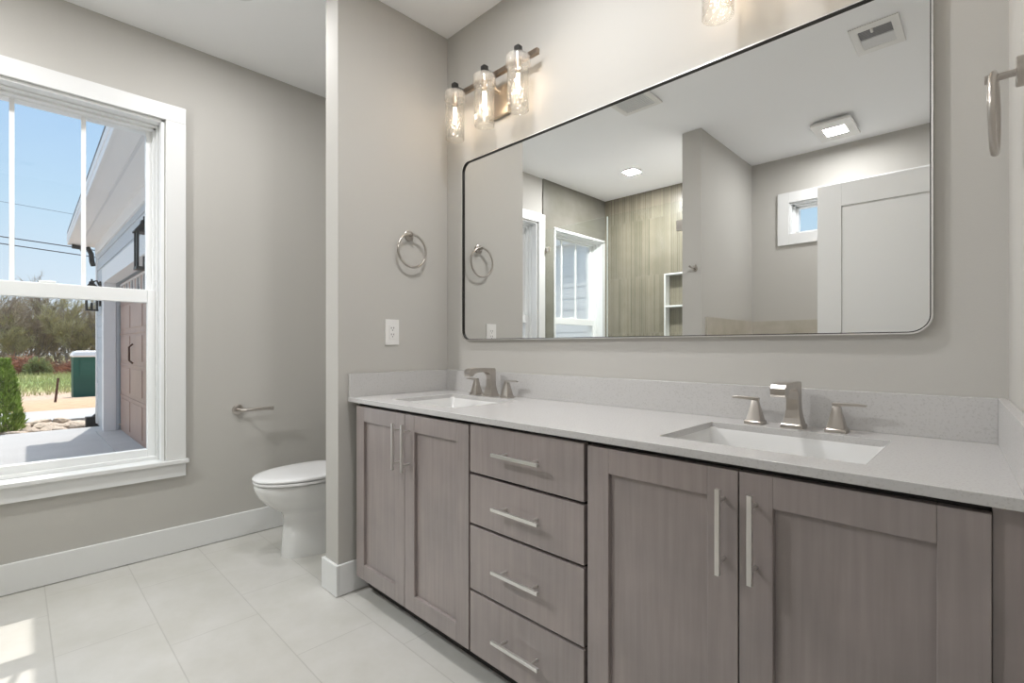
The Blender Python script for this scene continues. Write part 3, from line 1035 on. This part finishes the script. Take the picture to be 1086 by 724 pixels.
R = [rrect(TX - a, TX + a, 1.405 - c_, YM - 0.02, 0.03, z) for a, c_, z in ((0.185, 0.0, 0.40), (0.20, 0.008, 0.44), (0.215, 0.012, 0.70), (0.216, 0.012, 0.735))]
obj('tank', MB().rings(R), 'porcelain', to, smooth=50)
R = [rrect(TX - a, TX + a, 1.385 - c_, YM - 0.014, 0.03, z) for a, c_, z in ((0.222, 0.0, 0.737), (0.226, 0.003, 0.745), (0.226, 0.003, 0.762), (0.218, -0.004, 0.770))]
obj('tank_lid', MB().rings(R), 'porcelain', to, smooth=50)
lv = MB()
lv.cyl((TX - 0.15, 1.378, 0.68), 0.012, 'y', 0.016, 14)
lv.box(TX - 0.158, TX - 0.09, 1.366, 1.378, 0.674, 0.686)
obj('flush_lever', lv, 'nickel', to, bevel=0.002)

# toilet paper holder
tp = thing('toilet_paper_holder', 'empty nickel toilet paper arm on the window wall beside the toilet', 'toilet paper holder', (XW, 0.912, 0.739))
obj('rosette', MB().tube([(XW + 0.001, 0.912, 0.739), (XW + 0.010, 0.912, 0.739), (XW + 0.012, 0.912, 0.739)], [0.030, 0.030, 0.027], 28), 'nickel', tp, smooth=40)
pts = [(XW + 0.012, 0.912, 0.739), (XW + 0.045, 0.912, 0.739), (XW + 0.056, 0.914, 0.739), (XW + 0.063, 0.921, 0.739), (XW + 0.065, 0.932, 0.739), (XW + 0.065, 1.075, 0.739)]
obj('arm', MB().tube(pts, 0.0095, 14), 'nickel', tp, smooth=50)
obj('end_cap', MB().tube([(XW + 0.065, 1.072, 0.739), (XW + 0.065, 1.088, 0.739)], 0.012, 16), 'nickel', tp, smooth=40)

# ================================================================== SHOWER
GY = -0.44
GZ = 2.245
sp_ = thing('shower_panel', 'fixed clear glass shower panel beside the big window, seen in the mirror', 'shower glass', (-2.76, GY, 0))
obj('glass', MB().box(XW + 0.014, -2.412, GY - 0.005, GY + 0.005, 0.02, GZ), 'shower_glass', sp_)
obj('edge_strip', MB().box(-2.412, -2.404, GY - 0.005, GY + 0.005, 0.02, GZ), 'glass_edge', sp_, bevel=0.001)
for z in (0.45, 2.05):
    obj('clamp', MB().box(XW + 0.013, XW + 0.060, GY - 0.012, GY + 0.012, z - 0.024, z + 0.024), 'nickel', sp_, bevel=0.002)
sd_ = thing('shower_door', 'hinged clear glass shower door in front of the finger mosaic', 'shower glass', (-2.05, GY, 0))
obj('glass', MB().box(-2.400, WGX[0] - 0.006, GY - 0.005, GY + 0.005, 0.03, GZ), 'shower_glass', sd_)
for z in (0.45, 2.05):
    obj('hinge', MB().box(WGX[0] - 0.065, WGX[0] - 0.001, GY - 0.014, GY + 0.014, z - 0.04, z + 0.04), 'nickel', sd_, bevel=0.002)
hb = MB()
for yy in (GY - 0.045, GY + 0.045):
    hb.tube([(-2.34, yy, 0.85), (-2.34, yy, 1.09)], 0.009, 12)
for z in (0.88, 1.06):
    hb.tube([(-2.34, GY - 0.045, z), (-2.34, GY + 0.045, z)], 0.007, 10)
obj('handle', hb, 'nickel', sd_, smooth=50)
obj('threshold', MB().box(XW + 0.013, WGX[0], GY - 0.05, GY + 0.05, 0, 0.019), 'quartz', sp_)

rh = thing('robe_hook', 'small nickel robe hook on the end of the wing wall, seen in the mirror', 'hook', (-1.597, WGY, 1.693))
obj('rosette', MB().tube([(-1.60, WGY + 0.001, 1.693), (-1.60, WGY + 0.009, 1.693)], [0.022, 0.021], 24), 'nickel', rh, smooth=40)
hk = MB().tube([(-1.60, WGY + 0.009, 1.693), (-1.60, WGY + 0.03, 1.693)], 0.007, 12)
for s_ in (-1, 1):
    hk.tube([(-1.60, WGY + 0.03, 1.693), (-1.60 + s_ * 0.014, WGY + 0.036, 1.697), (-1.60 + s_ * 0.026, WGY + 0.042, 1.712)], [0.006, 0.006, 0.007], 10)
obj('hook_arm', hk, 'nickel', rh, smooth=50)

# ================================================================== CEILING FITTINGS
def recessed(x, y, label, power=P_CAN):
    rc = thing('recessed_light', label, 'ceiling light', (x, y, H), 'recessed downlights')
    obj('trim_ring', MB().lathe_closed((x, y, 0), [(0.066, H - 0.001), (0.088, H - 0.001), (0.086, H - 0.006), (0.068, H - 0.009)], 36), 'trim', rc, smooth=40)
    obj('lens', MB().lathe((x, y, 0), [(0.066, H - 0.002), (0.066, H - 0.005)], 36), 'lens', rc)
    area('downlight', (x, y, H - 0.012), 0.12, 0.12, power, LAMP_WHITE, rc)
recessed(-2.395, -0.824, 'round lit recessed downlight in the ceiling before the shower', P_CAN * 2.9)
recessed(-2.45, 0.71, 'added round fill downlight above the floor between window and toilet', P_CAN * 0.5)  # added lamp above the frame, brightens the toilet side
recessed(-1.05, 0.93, 'added round fill downlight above the middle of the vanity')  # fill lamp added out of view to lift the vanity area

def square_light(cx, cy, label, power):
    s = thing('ceiling_fan_light', label, 'ceiling light', (cx, cy, H), 'square ceiling lights')
    obj('housing', MB().box(cx - 0.105, cx + 0.105, cy - 0.15, cy + 0.15, H - 0.022, H - 0.001), 'trim', s, bevel=0.003)
    b = MB()
    b.grid([cx - 0.125, cx - 0.068, cx + 0.068, cx + 0.125], [cy - 0.185, cy - 0.075, cy + 0.075, cy + 0.185], lambda i, j: i == 1 and j == 1, H - 0.042, H - 0.024, 'xyz')
    obj('cover', b, 'plastic', s, bevel=0.004)
    obj('lens', MB().box(cx - 0.068, cx + 0.068, cy - 0.075, cy + 0.075, H - 0.040, H - 0.026), 'lens', s)
    area('lamp', (cx, cy, H - 0.044), 0.13, 0.14, power, LAMP_WHITE, s)
    return s
square_light(-0.825, -1.045, 'square white ceiling fan light with lit lens, seen in the mirror', P_SQUARE)
square_light(0.95, 0.2, 'added square fill light in the room beyond the doorway', P_HALL_FILL)  # unseen light, added to send fill through the doorway

vx0, vx1, vy0, vy1 = -0.535, -0.325, -0.115, 0.185
vt = thing('ceiling_register', 'white rectangular ceiling air register with half open louvers, seen in the mirror', 'vent', (-0.43, 0.035, H))
b = MB()
b.grid([vx0, vx0 + 0.035, vx1 - 0.035, vx1], [vy0, vy0 + 0.05, vy1 - 0.05, vy1], lambda i, j: i == 1 and j == 1, H - 0.010, H - 0.001, 'xyz')
obj('frame', b, 'plastic', vt, bevel=0.003)
b = MB()
for k in range(6):
    y = 0.047 + k * 0.0145
    b.box(vx0 + 0.035, vx1 - 0.035, y, y + 0.004, H - 0.008, H - 0.003)
b.box(vx0 + 0.035, vx1 - 0.035, 0.040, vy1 - 0.05, H - 0.003, H - 0.002)
obj('open_louvers', b, 'grille', vt)
b = MB()
for k in range(8):
    y = vy0 + 0.051 + k * 0.0128
    b.box(vx0 + 0.035, vx1 - 0.035, y, y + 0.012, H - 0.008, H - 0.004)
obj('closed_louvers', b, 'louver', vt)
obj('lever', MB().box(-0.445, -0.435, 0.115, 0.145, H - 0.022, H - 0.006), 'plastic', vt, bevel=0.002)

fx, fy = -1.70, 0.33
ef = thing('exhaust_fan', 'square white exhaust fan grille in the ceiling at the mirror top edge', 'vent', (fx, fy, H))
b = MB()
b.grid([fx - 0.14, fx - 0.105, fx + 0.105, fx + 0.14], [fy - 0.14, fy - 0.105, fy + 0.105, fy + 0.14], lambda i, j: i == 1 and j == 1, H - 0.018, H - 0.004, 'xyz')
obj('frame', b, 'plastic', ef, bevel=0.004)
b = MB()
for k in range(14):
    x = fx - 0.104 + k * 0.0149
    b.box(x, x + 0.011, fy - 0.105, fy + 0.105, H - 0.014, H - 0.010)
b.box(fx - 0.105, fx + 0.105, fy - 0.105, fy + 0.105, H - 0.006, H - 0.001)
obj('grille', b, 'louver', ef)

# ================================================================== OUTSIDE
# ground falling gently away from the driveway
gb = MB()
px = [-3.33, -11.35, -13.3, -20, -27, -34, -60, -120, -200]
pz = [-0.30, -0.30, -0.19, -0.62, -1.08, -1.50, -1.55, -1.55, -1.55]
rows = []
for x, z in zip(px, pz):
    rows.append([gb.b.verts.new((x, y, z)) for y in (-120, -40, -12, -4, 0, 4, 12, 40, 120)])
for i in range(len(px) - 1):
    for j in range(8):
        gb.b.faces.new([rows[i][j], rows[i][j + 1], rows[i + 1][j + 1], rows[i + 1][j]])
bmesh.ops.recalc_face_normals(gb.b, faces=gb.b.faces)
struct('ground', gb, 'ground', 'straw covered yard, dirt track and grassy field outside the window', 'ground')
struct('driveway', MB().box(-10.05, XWO - 0.012, -9, 1.22, -0.30, -0.15), 'concrete', 'sunlit concrete driveway in front of the garage door', 'driveway')
struct('sidewalk', MB().box(-13.2, -11.45, -14, 14, -0.30, -0.15), 'concrete', 'concrete walk beyond the border of stones', 'path')

# garage wing
gw = thing('garage_building', 'attached garage with pale lap siding, white eaves and brown door', 'building', (-6.8, 0.95, -0.15))
GYW, GX0, GX1 = 0.95, -10.28, XWO - 0.012
DX0, DX1, DZ = -9.29, -5.63, 2.06
xs = [GX0, DX0, DX1, GX1]
zs = [-0.15, DZ, 2.74]
obj('wall', MB().grid(xs, zs, lambda i, j: i == 1 and j == 0, GYW, GYW + 0.15, 'xzy'), 'siding', gw)
obj('end_wall', MB().box(GX0, GX0 + 0.15, GYW + 0.15, 8.0, -0.15, 2.74), 'siding', gw)
lap = MB()
z = 0.0
while z < 2.5:
    segs = [(GX0 + 0.1, DX0 - 0.16), (DX1 + 0.16, GX1)] if z < DZ + 0.05 else [(GX0 + 0.1, GX1)]
    for a, c_ in segs:
        if z < DZ + 0.05 or z > DZ + 0.19:
            v = [lap.b.verts.new(p) for p in ((a, GYW - 0.014, z), (c_, GYW - 0.014, z), (c_, GYW - 0.002, z + 0.175), (a, GYW - 0.002, z + 0.175), (a, GYW, z), (c_, GYW, z))]
            lap.b.faces.new([v[0], v[1], v[2], v[3]])
            lap.b.faces.new([v[4], v[5], v[1], v[0]])
    z += 0.178
obj('lap_siding', lap, 'siding', gw)
tr = MB()
tr.box(GX0 - 0.015, GX0 + 0.11, GYW - 0.025, GYW, -0.12, 2.58)
tr.box(GX0 - 0.015, GX0, GYW, GYW + 0.11, -0.12, 2.58)
obj('corner_board', tr, 'exterior', gw)
tr = MB()
tr.box(DX0 - 0.17, DX0 + 0.012, GYW - 0.028, GYW + 0.117, -0.15, DZ + 0.20)
tr.box(DX1 - 0.012, DX1 + 0.17, GYW - 0.028, GYW + 0.117, -0.15, DZ + 0.20)
tr.box(DX0, DX1, GYW - 0.028, GYW + 0.117, DZ - 0.02, DZ + 0.20)
obj('door_casing', tr, 'exterior', gw, bevel=0.004)
obj('frieze_board', MB().box(GX0 - 0.02, GX1, GYW - 0.03, GYW, 2.575, 2.735), 'exterior', gw)
# eaves
ex0, ex1 = -10.5, XWO - 0.014
ey0, ey1 = 0.60, 0.505
sf = MB()
A = [(ex0, ey0 + 0.02, 2.735), (ex1, ey1 + 0.02, 2.735), (ex1, GYW, 2.735), (ex0, GYW, 2.735)]
B = [(p[0], p[1], 2.75) for p in A]
sf.rings([A, B])
obj('soffit', sf, 'exterior', gw)
sv = MB()
for t0, t1 in ((0.40, 0.46),):
    A = [(ex0 + 0.05, ey0 + (GYW - ey0) * t0, 2.728), (ex1, ey1 + (GYW - ey1) * t0, 2.728), (ex1, ey1 + (GYW - ey1) * t1, 2.728), (ex0 + 0.05, ey0 + (GYW - ey0) * t1, 2.728)]
    sv.rings([A, [(p[0], p[1], 2.7345) for p in A]])
obj('soffit_vent', sv, 'louver', gw)
fa = MB()
A = [(ex0, ey0, 2.725), (ex1, ey1, 2.725), (ex1, ey1 + 0.02, 2.725), (ex0, ey0 + 0.02, 2.725)]
B = [(p[0], p[1], 2.86) for p in A]
fa.rings([A, B])
A = [(ex0 - 0.01, ey0 - 0.006, 2.80), (ex1, ey1 - 0.006, 2.80), (ex1, ey1, 2.80), (ex0 - 0.01, ey0, 2.80)]
fa.rings([A, [(p[0], p[1], 2.875) for p in A]])
fa.box(ex0, ex0 + 0.02, ey0 + 0.02, 7.9, 2.725, 2.86)
obj('fascia', fa, 'exterior', gw)
rf = MB()
A = [(ex0 - 0.03, ey0 + 0.0, 2.875), (ex1, ey1 + 0.0, 2.875), (ex1, 4.4, 4.2), (ex0 - 0.03, 4.4, 4.2)]
rf.rings([A, [(p[0], p[1], p[2] + 0.06) for p in A]])
A = [(ex0 - 0.03, 4.4, 4.2), (ex1, 4.4, 4.2), (ex1, 8.2, 2.875), (ex0 - 0.03, 8.2, 2.875)]
rf.rings([A, [(p[0], p[1], p[2] + 0.06) for p in A]])
obj('roof', rf, 'roof', gw)
gu = MB()
gu.tube([(ex0 + 0.06, ey0 + 0.05, 2.70), (ex0 + 0.06, ey0 + 0.16, 2.69), (ex0 + 0.05, ey0 + 0.20, 2.62)], 0.035, 8)
gu.tube([(ex0 + 0.08, ey0 + 0.24, 2.70), (ex0 + 0.12, ey0 + 0.28, 2.60), (GX0 + 0.0, GYW - 0.07, 2.46), (GX0 - 0.02, GYW - 0.05, 2.40)], 0.035, 8)
obj('gutter_elbow', gu, 'black', gw)
bo = MB()
bo.tube([(GX0 - 0.06, GYW + 0.02, 0.45), (GX0 - 0.06, GYW + 0.02, 0.02), (GX0 - 0.1, GYW - 0.06, -0.08)], [0.035, 0.045, 0.05], 10)
bo.box(GX0 - 0.16, GX0 - 0.02, GYW - 0.14, GYW + 0.04, -0.28, -0.02)
obj('downspout_boot', bo, 'black', gw)
gd = MB()
gdy = GYW + 0.172
gd.box(DX0, DX1, gdy, gdy + 0.05, -0.13, DZ - 0.02)
g_o = obj('garage_door', gd, 'garage', gw)
pn = MB()
rows_ = [(-0.13, 0.40), (0.40, 0.855), (0.855, 1.30), (1.30, 1.72)]
cw_ = (DX1 - DX0) / 4
for a, c_ in rows_:
    for k in range(4):
        x0 = DX0 + k * cw_ + 0.06
        x1 = DX0 + (k + 1) * cw_ - 0.06
        pn.box(x0, x1, gdy - 0.008, gdy, a + 0.06, c_ - 0.05)
for a in (0.40, 0.855, 1.30, 1.72):
    pn.box(DX0, DX1, gdy - 0.010, gdy, a - 0.02, a + 0.004)
obj('raised_panels', pn, 'garage', g_o, bevel=0.006)
for k in range(8):
    x0 = DX0 + 0.10 + k * (DX1 - DX0 - 0.1) / 8
    obj('window_pane', MB().box(x0, x0 + 0.20, gdy - 0.004, gdy + 0.004, 1.80, 1.99), 'darkglass', g_o)
gf = MB()
for k in range(8):
    x0 = DX0 + 0.10 + k * (DX1 - DX0 - 0.1) / 8
    gf.box(x0 - 0.02, x0, gdy - 0.014, gdy, 1.78, 2.01)
    gf.box(x0 + 0.20, x0 + 0.22, gdy - 0.014, gdy, 1.78, 2.01)
gf.box(DX0 + 0.06, DX1 - 0.06, gdy - 0.014, gdy, 2.0, 2.02)
obj('window_grilles', gf, 'exterior', g_o)
gh = MB()
for dx in (0.0,):
    gh.tube([(-8.15 + dx, gdy - 0.01, 0.88), (-8.15 + dx, gdy - 0.05, 0.92), (-8.15 + dx, gdy - 0.05, 1.10), (-8.15 + dx, gdy - 0.01, 1.14)], 0.012, 8)
obj('door_handle', gh, 'rust', g_o)
obj('door_sill', MB().box(DX0 - 0.1, DX1 + 0.1, GYW - 0.10, GYW + 0.24, -0.149, -0.132), 'concrete', gw)

# lanterns on the garage
def lantern(x, zb, label, s=1.0):
    y = 0.83
    l = thing('wall_lantern', label, 'lantern', (x, GYW - 0.02, zb), 'black lanterns on the garage')
    w, h_ = 0.058 * s, 0.30 * s
    f = MB()
    for a in (-1, 1):
        for c_ in (-1, 1):
            f.box(x + a * w - 0.009, x + a * w + 0.009, y + c_ * w - 0.009, y + c_ * w + 0.009, zb, zb + h_)
    f.box(x - w - 0.012, x + w + 0.012, y - w - 0.012, y + w + 0.012, zb - 0.016, zb + 0.006)
    f.rings([rrect(x - a, x + a, y - a, y + a, 0.004, zb + z, 1) for a, z in ((w + 0.02, h_), (w + 0.02, h_ + 0.015), (0.035, h_ + 0.08), (0.03, h_ + 0.11), (0.012, h_ + 0.12), (0.012, h_ + 0.15))])
    obj('cage', f, 'black', l)
    a_ = MB().tube([(x, y, zb + h_ + 0.11), (x, y + 0.06, zb + h_ + 0.13), (x, GYW - 0.03, zb + h_ + 0.06)], 0.012, 8)
    a_.box(x - 0.05, x + 0.05, GYW - 0.035, GYW - 0.016, zb + 0.06, zb + h_ + 0.12)
    obj('bracket', a_, 'black', l)
    g = MB()
    for a in (-1, 1):
        g.box(x + a * w - 0.002, x + a * w + 0.002, y - w, y + w, zb + 0.006, zb + h_)
        g.box(x - w, x + w, y + a * w - 0.002, y + a * w + 0.002, zb + 0.006, zb + h_)
    obj('glass', g, 'pane', l)
    b = MB().cyl((x, y, zb + 0.006), 0.016, 'z', 0.10, 10)
    b.box(x - 0.045, x + 0.045, y - 0.006, y + 0.006, zb + 0.04, zb + 0.05)
    obj('candle_holder', b, 'black', l)
lantern(-5.45, 1.81, 'black glass lantern on the near side of the brown garage door', 1.05)
lantern(-9.72, 1.66, 'black glass lantern at the far corner of the garage', 1.05)

# second wing seen through the shower window
hw = thing('house_wing', 'white lap-sided house wall seen through the shower window in the mirror', 'building', (-7.0, -3.05, -0.15))
obj('wall', MB().box(-12, XWO - 0.012, -3.25, -3.06, -0.15, 3.0), 'siding_white', hw)
lap = MB()
z = -0.1
while z < 2.7:
    v = [lap.b.verts.new(p) for p in ((-12, -3.053, z), (XWO - 0.013, -3.053, z), (XWO - 0.013, -3.058, z + 0.178), (-12, -3.058, z + 0.178), (-12, -3.06, z), (XWO - 0.013, -3.06, z))]
    lap.b.faces.new([v[1], v[0], v[3], v[2]])
    lap.b.faces.new([v[0], v[1], v[5], v[4]])
    z += 0.18
obj('lap_siding', lap, 'siding_white', hw)
obj('eave', MB().box(-12.1, XWO - 0.012, -3.06, -2.955, 2.74, 2.92), 'exterior', hw)

# rock border
def rock_mesh(seed):
    r = random.Random(seed)
    b = bmesh.new()
    bmesh.ops.create_icosphere(b, subdivisions=2, radius=1)
    sx, sy, sz = r.uniform(0.9, 1.3), r.uniform(0.7, 1.0), r.uniform(0.35, 0.5)
    d = [Vector((r.uniform(-1, 1), r.uniform(-1, 1), r.uniform(-1, 1))).normalized() for _ in range(7)]
    for v in b.verts:
        k = 1.0
        for q in d:
            t = v.co.normalized().dot(q)
            if t > 0.72:
                k = min(k, 0.72 / t + 0.06)
        v.co = Vector((v.co.x * sx * k, v.co.y * sy * k, v.co.z * sz * k))
    me = bpy.data.meshes.new('border_stone')
    b.to_mesh(me)
    b.free()
    me.materials.append(M['rock'])
    return me
rms = [rock_mesh(i) for i in range(6)]
rr = random.Random(3)
k = 0
for xi in range(5):
    for yi in range(13):
        x = -10.24 - xi * 0.26 + rr.uniform(-0.05, 0.05)
        y = -2.3 + yi * 0.285 + rr.uniform(-0.06, 0.06) + (xi % 2) * 0.14
        s = rr.uniform(0.11, 0.15)
        if y > 0.86:
            continue
        o = bpy.data.objects.new('border_stone', rms[k % 6])
        COL.objects.link(o)
        o.location = (x, y, -0.30 + 0.10 + xi * 0.002 + rr.uniform(0, 0.03))
        o.scale = (s, s, s * 1.05)
        o.rotation_euler = (rr.uniform(-0.25, 0.25), rr.uniform(-0.25, 0.25), rr.uniform(0, 6.28))
        tag(o, 'flat tan stone in the rock border beyond the driveway', 'stone', 'tan stones of the rock border')
        k += 1
struct('gravel_bed', MB().box(-11.44, -10.06, -9, 6, -0.30, -0.235), 'earth', 'earth bed under the border of tan stones', 'ground')

# small conical evergreen
SX, SY, SZ = -10.55, -0.09, -0.235
sh = thing('evergreen_shrub', 'small conical evergreen shrub at the left edge of the window', 'shrub', (SX, SY, SZ))
fo = MB()
r_ = random.Random(5)
for i in range(4200):
    t = r_.random() ** 0.8
    z = SZ + 0.06 + 1.06 * t
    prof = 0.21 * (1 - t) ** 0.8 * (0.75 + 0.25 * min(1, t * 8)) + 0.01
    a = r_.uniform(0, 2 * PI)
    rad = prof * (r_.uniform(0.45, 1.0) ** 0.5) * (1 + 0.12 * math.sin(a * 5 + t * 9))
    c0 = Vector((SX + rad * math.cos(a), SY + rad * math.sin(a), z))
    d = Vector((math.cos(a) * 0.6, math.sin(a) * 0.6, r_.uniform(0.5, 1.3))).normalized()
    s_ = d.cross(Vector((r_.uniform(-1, 1), r_.uniform(-1, 1), 0.2))).normalized()
    L = r_.uniform(0.05, 0.10)
    w = r_.uniform(0.010, 0.020)
    vs = [fo.b.verts.new(c0 - s_ * w), fo.b.verts.new(c0 + s_ * w), fo.b.verts.new(c0 + d * L)]
    fo.b.faces.new(vs)
obj('foliage', fo, 'foliage', sh)
obj('stem', MB().tube([(SX, SY, SZ), (SX, SY, SZ + 0.95)], [0.025, 0.006], 8), 'bark', sh)

# portable cabin, leaning stake, fence wires
def ground_z(x):
    for i in range(len(px) - 1):
        if px[i] >= x >= px[i + 1]:
            t = (x - px[i]) / (px[i + 1] - px[i])
            return pz[i] + t * (pz[i + 1] - pz[i])
    return pz[-1]
PX, PY = -33.4, 2.75
gz = ground_z(PX)
pc = thing('portable_cabin', 'dark green portable cabin with a white roof beyond the yard', 'portable toilet', (PX, PY, gz))
b = MB()
b.box(PX - 0.6, PX + 0.6, PY - 0.66, PY + 0.66, gz, gz + 2.05)
for k in range(7):
    b.box(PX + 0.6, PX + 0.625, PY - 0.64, PY + 0.64, gz + 0.15 + k * 0.13, gz + 0.19 + k * 0.13)
obj('walls', b, 'green', pc)
obj('door_panel', MB().box(PX + 0.6, PX + 0.63, PY - 0.40, PY + 0.40, gz + 1.1, gz + 1.95), 'green', pc)
b = MB()
b.rings([rrect(PX - a, PX + a, PY - a, PY + a, 0.05, gz + z) for a, z in ((0.70, 2.05), (0.72, 2.12), (0.62, 2.30), (0.45, 2.36))])
obj('cabin_roof', b, 'exterior', pc)
sx_, sy_ = -23.5, 1.05
gz = ground_z(sx_)
st_ = MB().tube([(sx_, sy_ - 0.03, gz - 0.1), (sx_, sy_ + 0.06, gz + 0.85)], 0.035, 8)
tag(obj('stake', st_, 'rust', loc=(sx_, sy_, gz)), 'thin dark leaning stake standing in the straw yard', 'stake')
for k, (xx, zc_, sl_) in enumerate([(-40, 7.304, -0.0514), (-41, 7.05, -0.0592), (-46, 10.52, -0.0435)]):
    pts = [(xx, -25 + i * 5, zc_ + sl_ * (-25 + i * 5)) for i in range(11)]
    lab = ['upper of the two close dark power wires crossing the sky', 'lower of the two close dark power wires crossing the sky', 'faint highest power wire crossing the blue sky'][k]
    tag(obj('power_line', MB().tube(pts, 0.030 if k < 2 else 0.012, 5), 'wire', loc=(xx, 0, zc_)), lab, 'wire', 'power lines in the sky')

# trees
def tree_meshes(seed, height, twig_mat, dens):
    r = random.Random(seed)
    wood = MB()
    twig = MB()
    def tw(p, d, L):
        s_ = d.cross(Vector((r.uniform(-1, 1), r.uniform(-1, 1), r.uniform(-1, 1))))
        if s_.length < 1e-3:
            return
        s_.normalize()
        w = r.uniform(0.012, 0.03)
        twig.b.faces.new([twig.b.verts.new(p - s_ * w), twig.b.verts.new(p + s_ * w), twig.b.verts.new(p + d * L)])
    def grow(p, d, L, rad, lev):
        n = 3
        pts = [p]
        q = p.copy()
        dd = d.copy()
        for i in range(n):
            dd = (dd + Vector((r.uniform(-1, 1), r.uniform(-1, 1), r.uniform(-0.3, 0.8))) * 0.16).normalized()
            q = q + dd * L / n
            pts.append(q.copy())
        wood.tube(pts, [rad, rad * 0.85, rad * 0.7, rad * 0.55], 5 if lev < 2 else 3, cap=False)
        if lev >= 2:
            for _ in range(dens):
                t = r.random()
                pp = pts[0].lerp(pts[-1], t)
                td = (dd + Vector((r.uniform(-1, 1), r.uniform(-1, 1), r.uniform(-0.6, 1))) * 0.9).normalized()
                tw(pp, td, r.uniform(0.3, 0.8))
        if lev < 4:
            for _ in range(4 if lev == 0 else 3):
                t = r.uniform(0.35, 1.0)
                pp = pts[0].lerp(pts[-1], t) if lev else pts[min(3, int(t * 3.99))]
                ang = r.uniform(0.35, 0.95)
                az = r.uniform(0, 2 * PI)
                ax = dd.orthogonal().normalized()
                ax.rotate(Matrix.Rotation(az, 3, dd))
                nd = (dd * math.cos(ang) + ax * math.sin(ang) + Vector((0, 0, 0.12))).normalized()
                grow(pp, nd, L * r.uniform(0.55, 0.8), rad * 0.55, lev + 1)
            grow(pts[-1], dd, L * 0.72, rad * 0.6, lev + 1)
    grow(Vector((0, 0, -0.1)), Vector((0, 0, 1)), height * 0.33, height * 0.013, 0)
    return wood, twig
protos = []
for k, (seed, hgt, tm, dens) in enumerate(((11, 10.5, 'twig', 5), (23, 8.5, 'budding', 7), (37, 9.5, 'twig', 6), (41, 7.0, 'budding', 8))):
    t = thing('bare_tree', 'x', 'tree', (0, 0, 0), 'spring trees beyond the field')
    wd, tw_ = tree_meshes(seed, hgt, tm, dens)
    obj('trunk', wd, 'bark', t)
    obj('twigs', tw_, tm, t)
    protos.append(t)
labs = ['tall bare brown tree in the woods beyond the field', 'low olive budding tree in the woods beyond the field', 'mid-height bare brown tree in the woods beyond the field', 'short olive budding tree at the edge of the field']
used = set()
rt = random.Random(9)
k = 0
for row, (x, y0, n, dy) in enumerate(((-72, -5, 10, 1.75), (-78, -7, 10, 2.2), (-86, -9, 10, 2.6), (-95, -11, 10, 2.9))):
    for i in range(n):
        p = (k * 7 + row * 3 + i) % 4 if row else (1, 3, 0, 3, 2, 1, 3, 0, 3, 2)[i]
        t = protos[p] if p not in used else copy_tree(protos[p])
        used.add(p)
        t.location = (x + rt.uniform(-2, 2), y0 + i * dy + rt.uniform(-0.6, 0.6), -1.55)
        t.rotation_euler = (0, 0, rt.uniform(0, 6.28))
        s = rt.uniform(0.9, 1.25)
        t.scale = (s, s, s)
        t['label'] = labs[p]
        k += 1
# undergrowth, brush pile, green bush, tall grass
def scatter(name, n, fn, mat, label, cat, loc):
    b = MB()
    r = random.Random(hash(name) % 1000 if False else len(name) * 7)
    for _ in range(n):
        p, d, L, w = fn(r)
        s_ = d.cross(Vector((r.uniform(-1, 1), r.uniform(-1, 1), r.uniform(-1, 1)))).normalized()
        b.b.faces.new([b.b.verts.new(p - s_ * w), b.b.verts.new(p + s_ * w), b.b.verts.new(p + d * L)])
    return tag(obj(name, b, mat, loc=loc), label, cat, kind='stuff')
def f_under(r):
    x = r.uniform(-100, -74)
    p = Vector((x, r.uniform(-14, 20), -1.55 + r.random() ** 1.6 * 6.0))
    return p, Vector((r.uniform(-1, 1), r.uniform(-1, 1), r.uniform(0.0, 1.4))).normalized(), r.uniform(0.6, 1.6), r.uniform(0.03, 0.07)
scatter('undergrowth', 9000, f_under, 'twig', 'tangle of brown undergrowth filling the woods', 'undergrowth', (-85, 3, -1.55))
def f_brush(r):
    y = r.uniform(-2, 9)
    h = 1.5 * (0.55 + 0.45 * math.sin(y * 1.3 + 0.7)) * r.random()
    p = Vector((-66 + r.uniform(-1.6, 1.6), y, -1.55 + h))
    return p, Vector((r.uniform(-0.5, 0.5), r.uniform(-1, 1), r.uniform(-0.1, 0.5))).normalized(), r.uniform(0.5, 1.6), r.uniform(0.02, 0.06)
scatter('brush_pile', 3500, f_brush, 'brush', 'long pile of red-brown cut brush at the edge of the field', 'brush pile', (-66, 3, -1.55))
def f_grass(r):
    x = r.uniform(-64, -36)
    p = Vector((x, r.uniform(-4, 7), ground_z(x)))
    return p, Vector((r.uniform(-0.4, 0.4), r.uniform(-0.4, 0.4), 1)).normalized(), r.uniform(0.15, 0.5), r.uniform(0.01, 0.03)
scatter('tall_grass', 6000, f_grass, 'grass', 'yellow-green grass of the field behind the dirt track', 'grass', (-50, 1, -1.55))
BX, BY = -64.5, 1.6
gbsh = MB()
r_ = random.Random(4)
for _ in range(1500):
    d = Vector((r_.gauss(0, 1), r_.gauss(0, 1), abs(r_.gauss(0, 1)))).normalized()
    p = Vector((BX, BY, -1.5)) + Vector((d.x * 0.8, d.y * 1.0, d.z * 1.5)) * r_.uniform(0.5, 1.0)
    s_ = d.cross(Vector((r_.uniform(-1, 1), r_.uniform(-1, 1), r_.uniform(-1, 1)))).normalized()
    gbsh.b.faces.new([gbsh.b.verts.new(p - s_ * 0.07), gbsh.b.verts.new(p + s_ * 0.07), gbsh.b.verts.new(p + d * 0.3)])
tag(obj('green_bush', gbsh, 'bush', loc=(BX, BY, -1.55)), 'fresh green bush behind the brush pile', 'bush')
